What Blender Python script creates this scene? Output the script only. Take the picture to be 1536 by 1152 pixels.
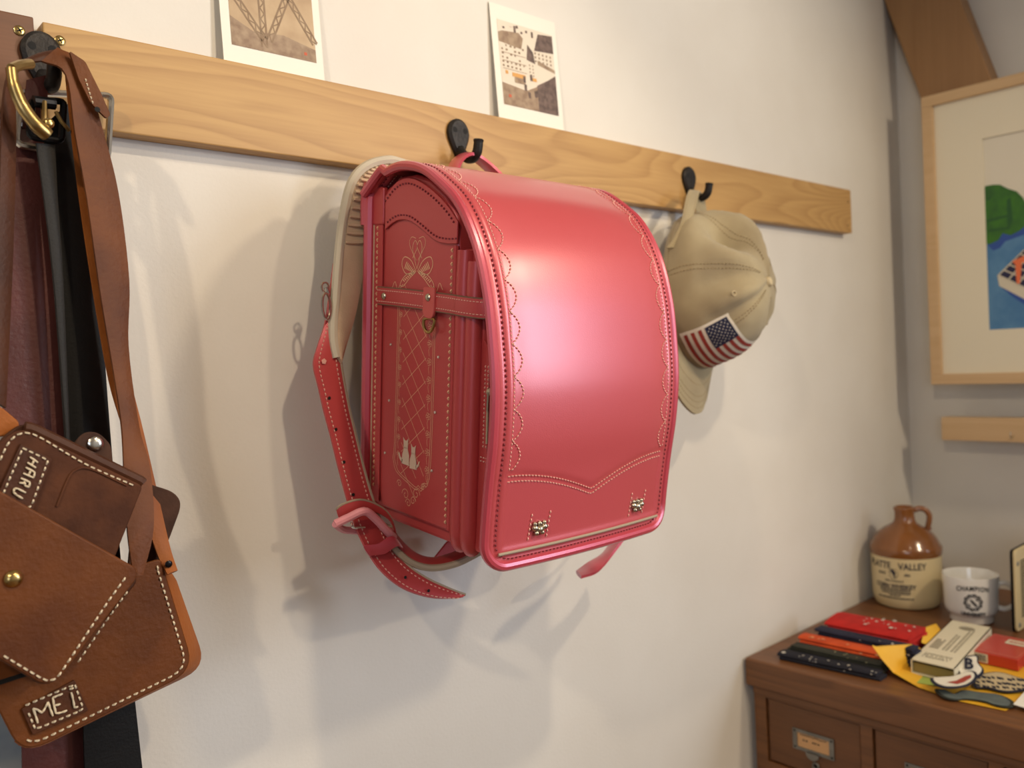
import bpy, bmesh, math, random
from mathutils import Vector, Matrix, Quaternion
random.seed(7)
for o in list(bpy.data.objects): bpy.data.objects.remove(o, do_unlink=True)
SC = bpy.context.scene
COL = SC.collection
V = Vector
# ------------------------------------------------------------------ camera, light, exposure
CAM = V((0.0, -0.80, 1.30)); FPX = 1282.4
pitch, roll, yaw = math.radians(-1.458), math.radians(2.764), math.radians(-42.098)
RW = Matrix.Rotation(yaw, 3, 'Z') @ Matrix.Rotation(pitch, 3, 'X') @ Matrix.Rotation(roll, 3, 'Y')
cR, cF, cU = RW.col[0].copy(), RW.col[1].copy(), RW.col[2].copy()
cd = bpy.data.cameras.new('camera'); cam = bpy.data.objects.new('camera', cd); COL.objects.link(cam)
m = Matrix.Identity(4)
for i in range(3):
    m[i][0] = cR[i]; m[i][1] = cU[i]; m[i][2] = -cF[i]; m[i][3] = CAM[i]
cam.matrix_world = m
cd.sensor_fit = 'HORIZONTAL'; cd.sensor_width = 36.0; cd.lens = 36.0*FPX/1536.0
cd.clip_start = 0.02; cd.clip_end = 50
cd.dof.use_dof = True; cd.dof.focus_distance = 0.76; cd.dof.aperture_fstop = 5.6
SC.camera = cam
SC.view_settings.view_transform = 'Standard'
SC.view_settings.look = 'None'
SC.view_settings.exposure = -0.09
SC.view_settings.gamma = 1.0
SC.view_settings.use_curve_mapping = False
SC.cycles.use_denoising = True
SC.cycles.max_bounces = 6; SC.cycles.diffuse_bounces = 3; SC.cycles.glossy_bounces = 3; SC.cycles.caustics_reflective = False; SC.cycles.caustics_refractive = False
wld = bpy.data.worlds.new('sky'); SC.world = wld; wld.use_nodes = True
wld.node_tree.nodes['Background'].inputs[0].default_value = (0.62, 0.76, 1.0, 1)
wld.node_tree.nodes['Background'].inputs[1].default_value = 1.0

def lamp(name, kind, loc, energy, color, **kw):
    l = bpy.data.lights.new(name, kind); l.energy = energy; l.color = color
    for k, v in kw.items(): setattr(l, k, v)
    o = bpy.data.objects.new(name, l); COL.objects.link(o); o.location = loc
    return o
WARM = (1.0, 0.81, 0.57)
# ceiling spot bulbs of the shop and the daylight that enters by its windows
def spot(loc, aim, energy, deg, r):
    o = lamp('spot_light', 'SPOT', loc, energy, WARM, shadow_soft_size=r, spot_size=math.radians(deg), spot_blend=0.6)
    o.rotation_euler = (V(aim)-V(loc)).to_track_quat('-Z', 'Y').to_euler()
spot((1.04, -2.0, 1.85), (0.5, 0.0, 1.15), 21, 72, 0.025)
spot((-0.88, -1.0, 2.3), (0.98, 0.0, 1.15), 34, 54, 0.03)
spot((0.62, -1.0, 2.2), (0.55, 0.0, 1.0), 24, 75, 0.03)
spot((1.35, -1.33, 2.05), (0.92, -0.05, 1.00), 28, 108, 0.06)
wl = lamp('window_daylight', 'AREA', (1.93, -2.25, 1.60), 50, (0.76, 0.86, 1.0), shape='RECTANGLE', size=1.12, size_y=0.84)
w2 = lamp('window_daylight', 'AREA', (-1.74, -1.9, 1.55), 11, (0.78, 0.88, 1.0), shape='RECTANGLE', size=1.0, size_y=1.1)
w2.rotation_euler = (0, math.radians(-90), 0)
wl.rotation_euler = (0, math.radians(90), 0)   # faces -X into the room

# ------------------------------------------------------------------ helpers
def W(px, py, y=None, x=None, z=None):
    """point at a stated depth (wall-parallel y, or x, or table height z) seen at a photo position"""
    d = cR*((px-768)/FPX) + cF - cU*((py-576)/FPX)
    if y is not None: t = (y-CAM.y)/d.y
    elif x is not None: t = (x-CAM.x)/d.x
    else: t = (z-CAM.z)/d.z
    return CAM + d*t

def tag(o, label, cat, group=None):
    o['label'] = label; o['category'] = cat
    if group: o['group'] = group
    return o

def thing(name, label, cat, loc=(0, 0, 0), rot=(0, 0, 0), group=None):
    o = bpy.data.objects.new(name, None); COL.objects.link(o)
    o.location = loc; o.rotation_euler = rot; o.empty_display_size = 0.02
    tag(o, label, cat, group)
    return o

def mat_of(o):
    mw = Matrix.LocRotScale(o.location, o.rotation_euler, None)
    return mw

def root_matrix(o):
    while o.parent: o = o.parent
    return mat_of(o) if o.type == 'EMPTY' else Matrix.Identity(4)

def spline(pts, n=8, closed=False):
    """Catmull-Rom through pts"""
    P = [V(p) for p in pts]; out = []
    N = len(P); segs = N if closed else N-1
    for i in range(segs):
        if closed: p0, p1, p2, p3 = P[i-1], P[i], P[(i+1) % N], P[(i+2) % N]
        else:
            p1, p2 = P[i], P[i+1]
            p0 = P[i-1] if i > 0 else p1*2-p2
            p3 = P[i+2] if i+2 < N else p2*2-p1
        for k in range(n):
            t = k/n
            out.append(0.5*((2*p1)+(p2-p0)*t+(2*p0-5*p1+4*p2-p3)*t*t+(3*p1-p0-3*p2+p3)*t**3))
    if not closed: out.append(P[-1].copy())
    return out

def resample(pts, step):
    out = [pts[0].copy()]; acc = 0.0
    for a, b in zip(pts, pts[1:]):
        d = (b-a).length
        if d < 1e-9: continue
        t = step-acc
        while t <= d:
            out.append(a.lerp(b, t/d)); t += step
        acc = (acc+d) % step
    return out

class MB:
    def __init__(s): s.v = []; s.f = []
    def add(s, vs, fs):
        b = len(s.v); s.v += [V(p) for p in vs]; s.f += [tuple(i+b for i in f) for f in fs]; return s
    def box(s, lo, hi, M=None):
        x0, y0, z0 = lo; x1, y1, z1 = hi
        vs = [V(p) for p in ((x0,y0,z0),(x1,y0,z0),(x1,y1,z0),(x0,y1,z0),(x0,y0,z1),(x1,y0,z1),(x1,y1,z1),(x0,y1,z1))]
        if M: vs = [M @ p for p in vs]
        return s.add(vs, [(0,3,2,1),(4,5,6,7),(0,1,5,4),(1,2,6,5),(2,3,7,6),(3,0,4,7)])
    def prism(s, pts, off):
        """polygon (3D points) extruded by vector off"""
        P = [V(p) for p in pts]; off = V(off); n = len(P)
        return s.add(P+[p+off for p in P], [tuple(range(n)), tuple(range(2*n-1, n-1, -1))]+[(i, i+n, (i+1) % n+n, (i+1) % n) for i in range(n)])
    def tube(s, path, r, seg=8, closed=False, flat=1.0, up=None):
        P = [V(p) for p in path]; n = len(P); rr = r if isinstance(r, (list, tuple)) else [r]*n
        vs = []; prev = None
        for i in range(n):
            a = P[i-1] if (i > 0 or closed) else P[i]; b = P[(i+1) % n] if (i < n-1 or closed) else P[i]
            t = (b-a).normalized()
            if prev is None:
                u = V(up) if up else (V((0,0,1)) if abs(t.z) < 0.9 else V((1,0,0)))
                u = (u-t*u.dot(t)).normalized()
            else: u = (prev-t*prev.dot(t)).normalized()
            prev = u; w = t.cross(u)
            for k in range(seg):
                a_ = 2*math.pi*k/seg
                vs.append(P[i]+u*(rr[i]*math.cos(a_)*flat)+w*(rr[i]*math.sin(a_)))
        fs = []
        for i in range(n if closed else n-1):
            j = (i+1) % n
            for k in range(seg):
                l = (k+1) % seg
                fs.append((i*seg+k, i*seg+l, j*seg+l, j*seg+k))
        if not closed:
            fs.append(tuple(range(seg-1, -1, -1))); fs.append(tuple((n-1)*seg+k for k in range(seg)))
        return s.add(vs, fs)
    def lathe(s, prof, c=(0,0,0), seg=32, M=None):
        vs = []; n = len(prof); c = V(c)
        for r, z in prof:
            for k in range(seg):
                a = 2*math.pi*k/seg; p = V((r*math.cos(a), r*math.sin(a), z))
                vs.append((M @ p if M else p)+c)
        fs = [(i*seg+k, i*seg+(k+1) % seg, (i+1)*seg+(k+1) % seg, (i+1)*seg+k) for i in range(n-1) for k in range(seg)]
        if prof[0][0] > 1e-6: fs.append(tuple(range(seg-1, -1, -1)))
        if prof[-1][0] > 1e-6: fs.append(tuple((n-1)*seg+k for k in range(seg)))
        return s.add(vs, fs)
    def ribbon(s, L, R, th, mid=0.0):
        """strap between two edge curves, with thickness; mid lifts the middle"""
        n = min(len(L), len(R)); vs = []; m_ = 5
        for i in range(n):
            a, b = V(L[i]), V(R[i]); i0, i1 = max(i-1, 0), min(i+1, n-1)
            t = (V(L[i1])+V(R[i1])-V(L[i0])-V(R[i0])); w = b-a
            nn = t.cross(w); nn = nn.normalized() if nn.length > 1e-12 else V((0,-1,0))
            ring = []
            for k in range(m_):
                q = k/(m_-1); e = 0.55+0.45*math.sin(math.pi*q)**0.5 if 0 < q < 1 else 0.55
                ring.append(a+w*q+nn*(th*0.5*e+mid*math.sin(math.pi*q)))
            for k in range(m_-1, -1, -1):
                q = k/(m_-1); e = 0.55+0.45*math.sin(math.pi*q)**0.5 if 0 < q < 1 else 0.55
                ring.append(a+w*q-nn*(th*0.5*e-mid*math.sin(math.pi*q)))
            vs += ring
        c = 2*m_
        fs = [(i*c+k, i*c+(k+1) % c, (i+1)*c+(k+1) % c, (i+1)*c+k) for i in range(n-1) for k in range(c)]
        fs += [tuple(range(c-1, -1, -1)), tuple((n-1)*c+k for k in range(c))]
        return s.add(vs, fs)
    def stitches(s, path, nrm, length=0.0034, gap=0.0016, r=0.00045, lift=0.0003):
        """row of thread stitches along a path; nrm = outward normal (vector or function of the point)"""
        Q = resample([V(p) for p in path], length+gap)
        for a, b in zip(Q, Q[1:]):
            d = b-a
            if d.length < 1e-6: continue
            t = d.normalized(); b = a+t*length
            n = V(nrm(a)) if callable(nrm) else V(nrm)
            n = (n-t*n.dot(t)).normalized(); w = t.cross(n)*r
            a = a+n*lift*0; mdl = (a+b)/2+n*(r*1.6+lift); 
            s.add([a-w, a+w, mdl-w*1.2, mdl+w*1.2, b-w, b+w, (a+b)/2-n*r-w, (a+b)/2-n*r+w],
                  [(0,1,3,2),(2,3,5,4),(0,2,6),(2,4,6),(1,7,3),(3,7,5),(0,6,7,1),(6,4,5,7)])
        return s
    def line(s, path, n, w):
        """flat thin printed or embroidered line lying on a surface of normal n"""
        P = [V(p) for p in path]; n = V(n).normalized()
        vs = []
        for i in range(len(P)):
            t = (P[min(i+1, len(P)-1)]-P[max(i-1, 0)])
            d = t.cross(n); d = d.normalized()*w/2 if d.length > 1e-12 else V((0,0,w/2))
            vs += [P[i]-d, P[i]+d]
        return s.add(vs, [(2*i, 2*i+1, 2*i+3, 2*i+2) for i in range(len(P)-1)])
    def disc(s, c, n, r, h=0.0, seg=14, dome=0.0):
        n = V(n).normalized(); u = n.orthogonal().normalized(); w = n.cross(u); c = V(c)
        rings = [(r, 0), (r, h*0.6), (r*0.72, h+dome*0.6), (r*0.35, h+dome*0.9)]
        vs = [c+(u*math.cos(2*math.pi*k/seg)+w*math.sin(2*math.pi*k/seg))*q+n*z for q, z in rings for k in range(seg)]
        fs = [(i*seg+k, i*seg+(k+1) % seg, (i+1)*seg+(k+1) % seg, (i+1)*seg+k) for i in range(3) for k in range(seg)]
        fs += [tuple(range(seg-1, -1, -1)), tuple(3*seg+k for k in range(seg))]
        return s.add(vs, fs)
    def build(s, name, mat, parent=None, smooth=True, world=False, bevel=0.0, kind=None, seg=2, label=None, angle=35):
        me = bpy.data.meshes.new(name)
        vs = s.v
        if parent is not None and world:
            Mi = root_matrix(parent).inverted(); vs = [Mi @ p for p in vs]
        me.from_pydata([tuple(p) for p in vs], [], s.f); me.validate(); me.update()
        bm = bmesh.new(); bm.from_mesh(me); bmesh.ops.recalc_face_normals(bm, faces=bm.faces); bm.to_mesh(me); bm.free()
        if smooth:
            me.polygons.foreach_set('use_smooth', [True]*len(me.polygons))
            try: me.set_sharp_from_angle(angle=math.radians(angle))
            except Exception: pass
        me.materials.append(mat)
        o = bpy.data.objects.new(name, me); COL.objects.link(o)
        if parent is not None: o.parent = parent
        if bevel > 0:
            b = o.modifiers.new('bevel', 'BEVEL'); b.width = bevel; b.segments = seg; b.limit_method = 'ANGLE'; b.angle_limit = math.radians(40)
        if kind: o['kind'] = kind
        if label: o['label'] = label
        return o

def roundpoly(pts, r, n=5):
    """round the corners of a polygon of 3D points"""
    P = [V(p) for p in pts]; out = []; N = len(P)
    for i in range(N):
        a, b, c = P[i-1], P[i], P[(i+1) % N]
        ri = r[i] if isinstance(r, (list, tuple)) else r
        if ri <= 0: out.append(b); continue
        d1 = min(ri, (a-b).length*0.45); d2 = min(ri, (c-b).length*0.45)
        p, q = b+(a-b).normalized()*d1, b+(c-b).normalized()*d2
        for k in range(n+1):
            t = k/n; out.append(p*(1-t)**2+b*2*t*(1-t)+q*t*t)
    return out

def inset(pts, d):
    """inset of a closed planar loop (towards its centroid side)"""
    P = [V(p) for p in pts]; N = len(P)
    nrm = V((0,0,0))
    for i in range(N): nrm += P[i].cross(P[(i+1) % N])
    nrm.normalize(); out = []
    for i in range(N):
        t = (P[(i+1) % N]-P[i-1]); w = nrm.cross(t); w = w.normalized() if w.length > 1e-12 else V((0,0,0))
        out.append(P[i]+w*d)
    return out

def text_polys(txt, size, bold=0.0, spacing=1.0, shear=0.0):
    """text outline turned into flat polygons, centred on the origin"""
    c = bpy.data.curves.new('lettering', 'FONT'); c.body = txt; c.size = size; c.align_x = 'CENTER'; c.align_y = 'CENTER'
    c.offset = bold; c.space_character = spacing; c.resolution_u = 3; c.shear = shear
    o = bpy.data.objects.new('lettering', c); COL.objects.link(o)
    dg = bpy.context.evaluated_depsgraph_get(); dg.update()
    me = o.evaluated_get(dg).to_mesh()
    vs = [(v.co.x, v.co.y) for v in me.vertices]; fs = [tuple(p.vertices) for p in me.polygons]
    o.evaluated_get(dg).to_mesh_clear()
    bpy.data.objects.remove(o, do_unlink=True); bpy.data.curves.remove(c)
    return vs, fs

def text_on(mb, txt, size, fn, bold=0.0, spacing=1.0, sx=1.0):
    vs, fs = text_polys(txt, size, bold, spacing)
    return mb.add([fn(x*sx, y) for x, y in vs], fs)

# ------------------------------------------------------------------ materials
def srgb(r, g, b):
    f = lambda c: ((c/255+0.055)/1.055)**2.4 if c/255 > 0.04045 else c/255/12.92
    return (f(r), f(g), f(b), 1)

def mat(name, col, rough=0.5, col2=None, vscale=6.0, vstretch=(1,1,1), metal=0.0, coat=0.0, coat_rough=0.3, spec=0.5, bump=0.0, bscale=400.0, sheen=0.0, detail=4.0, coat_tint=None, contrast=(0.35,0.65), trans=0.0, alpha=1.0):
    M = bpy.data.materials.new(name); M.use_nodes = True; nt = M.node_tree; b = nt.nodes['Principled BSDF']
    b.inputs['Roughness'].default_value = rough; b.inputs['Metallic'].default_value = metal
    b.inputs['Coat Weight'].default_value = coat; b.inputs['Coat Roughness'].default_value = coat_rough
    b.inputs['Specular IOR Level'].default_value = spec; b.inputs['Sheen Weight'].default_value = sheen
    b.inputs['Transmission Weight'].default_value = trans
    if coat_tint: b.inputs['Coat Tint'].default_value = coat_tint
    b.inputs['Base Color'].default_value = col
    tc = nt.nodes.new('ShaderNodeTexCoord')
    if col2:
        mp = nt.nodes.new('ShaderNodeMapping'); mp.inputs['Scale'].default_value = vstretch
        nz = nt.nodes.new('ShaderNodeTexNoise'); nz.inputs['Scale'].default_value = vscale; nz.inputs['Detail'].default_value = detail
        rp = nt.nodes.new('ShaderNodeValToRGB'); rp.color_ramp.elements[0].position = contrast[0]; rp.color_ramp.elements[1].position = contrast[1]
        rp.color_ramp.elements[0].color = col; rp.color_ramp.elements[1].color = col2
        nt.links.new(tc.outputs['Object'], mp.inputs[0]); nt.links.new(mp.outputs[0], nz.inputs['Vector'])
        nt.links.new(nz.outputs['Fac'], rp.inputs[0]); nt.links.new(rp.outputs[0], b.inputs['Base Color'])
    if bump > 0:
        n2 = nt.nodes.new('ShaderNodeTexNoise'); n2.inputs['Scale'].default_value = bscale; n2.inputs['Detail'].default_value = 3
        bp = nt.nodes.new('ShaderNodeBump'); bp.inputs['Strength'].default_value = bump; bp.inputs['Distance'].default_value = 0.001
        nt.links.new(tc.outputs['Object'], n2.inputs['Vector']); nt.links.new(n2.outputs['Fac'], bp.inputs['Height']); nt.links.new(bp.outputs[0], b.inputs['Normal'])
    return M

def wood(name, light, dark, axis='x', rings=14.0, along=1.6, across=9.0, rough=0.45, fine=0.35, lines=0.6, bump=0.15, dist=0.4):
    """boards: contour lines of a noise stretched along the grain give the flame figure, fine streaks over it"""
    M = bpy.data.materials.new(name); M.use_nodes = True; nt = M.node_tree; b = nt.nodes['Principled BSDF']; L = nt.links.new
    b.inputs['Roughness'].default_value = rough
    tc = nt.nodes.new('ShaderNodeTexCoord'); mp = nt.nodes.new('ShaderNodeMapping')
    sc = {'x': (along, across, across), 'y': (across, along, across), 'z': (across, across, along)}[axis]
    mp.inputs['Scale'].default_value = sc; L(tc.outputs['Object'], mp.inputs[0])
    nz = nt.nodes.new('ShaderNodeTexNoise'); nz.inputs['Scale'].default_value = 1.0; nz.inputs['Detail'].default_value = 1.5; nz.inputs['Roughness'].default_value = dist
    L(mp.outputs[0], nz.inputs['Vector'])
    mu = nt.nodes.new('ShaderNodeMath'); mu.operation = 'MULTIPLY'; mu.inputs[1].default_value = rings; L(nz.outputs['Fac'], mu.inputs[0])
    fr = nt.nodes.new('ShaderNodeMath'); fr.operation = 'FRACT'; L(mu.outputs[0], fr.inputs[0])
    rp = nt.nodes.new('ShaderNodeValToRGB'); e = rp.color_ramp.elements
    e[0].position = 0.0; e[0].color = (1,1,1,1); e[1].position = 1.0; e[1].color = (1,1,1,1)
    k = e.new(0.45); k.color = (0.85,0.85,0.85,1); k = e.new(0.82); k.color = (1-lines,)*3+(1,); k = e.new(0.90); k.color = (0.9,0.9,0.9,1)
    L(fr.outputs[0], rp.inputs[0])
    mp2 = nt.nodes.new('ShaderNodeMapping'); f2 = 14.0
    mp2.inputs['Scale'].default_value = tuple(c*f2 if c > along+1e-6 else c*3 for c in sc); L(tc.outputs['Object'], mp2.inputs[0])
    n2 = nt.nodes.new('ShaderNodeTexNoise'); n2.inputs['Scale'].default_value = 2.0; n2.inputs['Detail'].default_value = 4; L(mp2.outputs[0], n2.inputs['Vector'])
    mx = nt.nodes.new('ShaderNodeMix'); mx.data_type = 'FLOAT'; mx.inputs[0].default_value = fine
    L(rp.outputs[0], mx.inputs[2]); L(n2.outputs['Fac'], mx.inputs[3])
    cr = nt.nodes.new('ShaderNodeValToRGB'); cr.color_ramp.elements[0].position = 0.3; cr.color_ramp.elements[0].color = dark
    cr.color_ramp.elements[1].position = 0.85; cr.color_ramp.elements[1].color = light; L(mx.outputs[0], cr.inputs[0])
    L(cr.outputs[0], b.inputs['Base Color'])
    bp = nt.nodes.new('ShaderNodeBump'); bp.inputs['Strength'].default_value = bump; bp.inputs['Distance'].default_value = 0.0005
    L(n2.outputs['Fac'], bp.inputs['Height']); L(bp.outputs[0], b.inputs['Normal'])
    return M

M_WALL = mat('plaster_white', srgb(228, 224, 216), 0.9, srgb(222, 217, 208), 5.0, bump=0.25, bscale=260)
M_CEIL = mat('ceiling_paint', srgb(184, 168, 148), 0.9)
M_PANEL = mat('grey_wall_paint', srgb(176, 166, 152), 0.9)
M_FLOOR = wood('floor_boards', srgb(150, 105, 65), srgb(100, 65, 38), 'y')
M_BOARD = wood('maple_board', srgb(190, 150, 92), srgb(150, 106, 55), 'x', rings=26, along=2.0, across=9, lines=0.36, fine=0.34, rough=0.5, dist=0.3)
M_CEDAR = wood('cedar_board', srgb(116, 70, 40), srgb(78, 44, 24), 'x', rings=10, along=1.4, across=14, lines=0.4)
M_WALNUT = wood('walnut_stain', srgb(122, 79, 46), srgb(76, 47, 26), 'y', rings=9, along=2.0, across=14, lines=0.35, fine=0.45, rough=0.42)
M_PALE = wood('pale_frame_wood', srgb(212, 180, 138), srgb(188, 150, 104), 'y', rings=6, along=1.5, across=20, lines=0.25)
M_BEAM = wood('beam_wood', srgb(160, 120, 78), srgb(128, 90, 54), 'z', rings=5, along=1.0, across=8, lines=0.25)
M_IRON = mat('black_iron', srgb(34, 31, 30), 0.5, srgb(50, 46, 44), 60, metal=0.6, bump=0.5, bscale=300)
M_BRASS = mat('brass', srgb(196, 168, 108), 0.26, metal=1.0)
M_BRASSD = mat('aged_brass', srgb(158, 132, 84), 0.32, srgb(184, 156, 104), 60, metal=1.0)
M_SILVER = mat('nickel', srgb(205, 200, 190), 0.22, metal=1.0)
M_STEELD = mat('dull_steel', srgb(150, 148, 142), 0.45, metal=0.9)
M_BLACKM = mat('black_metal', srgb(30, 30, 32), 0.3, metal=0.8)
M_DARK = mat('dark_hole', srgb(12, 10, 9), 0.8)
M_PAPER = mat('print_paper', srgb(238, 234, 222), 0.6)
M_WHITE = mat('white_paint', srgb(240, 238, 232), 0.5)
# ------------------------------------------------------------------ the room
XR, XL, YF, ZC = 1.879, -1.7, -3.4, 2.55
def struct(name, mb, m_, **kw):
    o = mb.build(name, m_, None, **kw); o['kind'] = 'structure'; return o
struct('floor', MB().box((XL-0.1, YF-0.1, -0.08), (XR+0.14, 0.1, 0.0)), M_FLOOR, smooth=False)
struct('ceiling', MB().box((XL-0.1, YF-0.1, ZC), (XR+0.14, 0.1, ZC+0.08)), M_CEIL, smooth=False)
struct('wall_back', MB().box((XL, 0.0, 0.0), (XR+0.14, 0.1, ZC)), M_WALL, smooth=False)
struct('wall_left', MB().box((XL-0.1, YF, 0.0), (XL, -2.45, ZC)).box((XL-0.1, -1.35, 0.0), (XL, 0.1, ZC)).box((XL-0.1, -2.45, 0.0), (XL, -1.35, 1.0)).box((XL-0.1, -2.45, 2.1), (XL, -1.35, ZC)), M_PANEL, smooth=False)
struct('wall_front', MB().box((XL-0.1, YF-0.1, 0.0), (XR+0.14, YF, ZC)), M_PANEL, smooth=False)
wy0, wy1, wz0, wz1 = -2.70, -1.80, 1.02, 2.18
mb = MB().box((XR, wy1, 0), (XR+0.14, 0.0, ZC)).box((XR, YF, 0), (XR+0.14, wy0, ZC)).box((XR, wy0, 0), (XR+0.14, wy1, wz0)).box((XR, wy0, wz1), (XR+0.14, wy1, ZC))
struct('wall_right', mb, M_WALL, smooth=False)
fx0, fx1 = XR+0.07, XR+0.11
win = MB()
for a, b in (((fx0, wy0, wz0), (fx1, wy1, wz0+0.04)), ((fx0, wy0, wz1-0.04), (fx1, wy1, wz1)), ((fx0, wy0, wz0+0.04), (fx1, wy0+0.04, wz1-0.04)), ((fx0, wy1-0.04, wz0+0.04), (fx1, wy1, wz1-0.04)), ((fx0, -2.27, wz0+0.04), (fx1, -2.23, wz1-0.04))): win.box(a, b)
win = struct('window_1', win, M_WHITE, smooth=False, bevel=0.003)
gl = bpy.data.materials.new('window_glass'); gl.use_nodes = True; nt = gl.node_tree
tr = nt.nodes.new('ShaderNodeBsdfTransparent'); gs = nt.nodes.new('ShaderNodeBsdfGlossy'); gs.inputs['Roughness'].default_value = 0.02
mxs = nt.nodes.new('ShaderNodeMixShader'); mxs.inputs[0].default_value = 0.06
nt.links.new(tr.outputs[0], mxs.inputs[1]); nt.links.new(gs.outputs[0], mxs.inputs[2]); nt.links.new(mxs.outputs[0], nt.nodes['Material Output'].inputs['Surface'])
for y0, y1 in ((wy0+0.04, -2.27), (-2.23, wy1-0.04)):
    MB().box((XR+0.088, y0, wz0+0.04), (XR+0.092, y1, wz1-0.04)).build('pane', gl, win, smooth=False)
MB().box((XR-0.03, wy0-0.03, wz0-0.03), (XR+0.12, wy1+0.03, wz0)).build('window_sill', M_WHITE, win, smooth=False, bevel=0.004)

win = MB()
for a, b in (((XL-0.08, -2.45, 1.0), (XL-0.05, -1.35, 1.04)), ((XL-0.08, -2.45, 2.06), (XL-0.05, -1.35, 2.1)), ((XL-0.08, -2.45, 1.04), (XL-0.05, -2.41, 2.06)), ((XL-0.08, -1.39, 1.04), (XL-0.05, -1.35, 2.06)), ((XL-0.08, -1.92, 1.04), (XL-0.05, -1.88, 2.06))): win.box(a, b)
win = struct('window_2', win, M_WHITE, smooth=False, bevel=0.003)
for y0, y1 in ((-2.41, -1.92), (-1.88, -1.39)):
    MB().box((XL-0.067, y0, 1.04), (XL-0.063, y1, 2.06)).build('pane', gl, win, smooth=False)

# diagonal roof brace on the right-hand wall, behind the picture
BX = XR-0.055
a = [W(1322, -10, x=BX), W(1436, -10, x=BX), W(1480, 120, x=BX), W(1560, 352, x=BX), W(1452, 352, x=BX), W(1380, 145, x=BX)]
tl, tr_ = W(1322, -10, x=BX), W(1436, -10, x=BX); dl = (W(1380, 145, x=BX)-tl); dr = (W(1480, 120, x=BX)-tr_)
beam = MB().prism([tl-dl*1.6, tr_-dl*1.6, tr_+dl*2.5, tl+dl*2.5], (0.054, 0, 0))
beam = struct('trim_1', beam, M_BEAM, smooth=False, bevel=0.002)
beam['label'] = 'diagonal wooden roof brace behind the framed picture'

# ------------------------------------------------------------------ hook boards
BZ0, BZ1 = 1.517, 1.600
def screw(parent, c, r=0.0042, m_=M_BRASS, n=(0,-1,0)):
    s = MB().disc(c, n, r, 0.0008, 16, 0.0006).build('screw', m_, parent, world=True)
    c = V(c)+V(n)*0.0014; q = MB()
    for ang in (0.5, 0.5+math.pi/2):
        d = V((math.cos(ang), 0, math.sin(ang)))*r*0.55; e = V((-math.sin(ang), 0, math.cos(ang)))*r*0.13
        q.prism([c-d-e, c+d-e, c+d+e, c-d+e], (0, 0.0005, 0))
    q.build('cross_slot', M_DARK, s, smooth=False, world=True)
t = thing('hook_board', 'long pale maple hook board carrying the red school backpack and the cap', 'hook board', (0.905, 0, BZ0))
MB().box((0.202, -0.02, BZ0), (1.608, -0.0005, BZ1)).build('plank', M_BOARD, t, world=True, smooth=False, bevel=0.0012)
screw(t, W(90, 61, y=-0.0202))
for p in ((1272, 303), (1272, 338)):
    MB().disc(W(*p, y=-0.0202), (0,-1,0), 0.0018, 0.0003, 10).build('nail', M_BLACKM, t, world=True)
t = thing('hook_board', 'dark reddish cedar hook board end at the far left with one brass screw', 'hook board', (-0.2, 0, BZ0))
MB().box((-0.75, -0.02, BZ0+0.002), (0.1955, -0.0005, BZ1+0.002)).build('plank', M_CEDAR, t, world=True, smooth=False, bevel=0.0012)
screw(t, W(29, 46, y=-0.0202))

def coat_hook(x, label, top=1.586, k=1.0, px=None):
    t = thing('coat_hook', label, 'coat hook', (x, -0.02, top), (0, 0, 0), 'black iron coat hooks')
    out = []
    for i in range(28):
        a_ = 2*math.pi*i/28; s_, c_ = math.sin(a_), math.cos(a_)
        w = 0.0155 if s_ > -0.1 else 0.0155*(1-0.55*min(1, (-s_-0.1)/0.9))
        out.append(V((w*c_, 0, -0.017+(0.017*s_ if s_ > 0 else 0.031*s_))))
    ins = [V((p.x*0.8, -0.0065, -0.018+(p.z+0.018)*0.85)) for p in out]; b = [V((p.x, -0.004, p.z)) for p in out]
    n = len(out)
    mb = MB().add(out+b+ins, [(i, (i+1) % n, n+(i+1) % n, n+i) for i in range(n)]+[(n+i, n+(i+1) % n, 2*n+(i+1) % n, 2*n+i) for i in range(n)]+[tuple(range(2*n, 3*n))]+[tuple(range(n-1, -1, -1))])
    pl = mb.build('back_plate', M_IRON, t)
    for sx in (-0.0075, 0.0075):
        MB().disc((sx, -0.0064, -0.014), (0,-1,0), 0.0033, 0.0003, 12).build('screw_hole', M_DARK, pl)
    path = spline([(0,-0.003,-0.036), (0,-0.009,-0.043), (0,-0.018,-0.0485), (0,-0.027,-0.050), (0,-0.034,-0.046), (0,-0.037,-0.039), (0,-0.0385,-0.031)], 6)
    n = len(path); rr = [0.0064-0.0010*i/(n-1) for i in range(n)]; rr[-3:] = [0.0058, 0.0062, 0.0050]
    MB().tube(path, rr, 12, flat=1.0).build('prong', M_IRON, t)
    MB().disc((0.0, -0.006, -0.036), (0,-0.9,0.4), 0.003, 0.001, 10, 0.001).build('screw', M_STEELD, t)
    return t
coat_hook(0.637, 'black iron coat hook that holds the red school backpack')
coat_hook(1.084, 'black iron coat hook that holds the khaki cap', 1.583)
coat_hook(0.199, 'dark iron coat hook under the belts between the two boards', 1.590)

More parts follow.
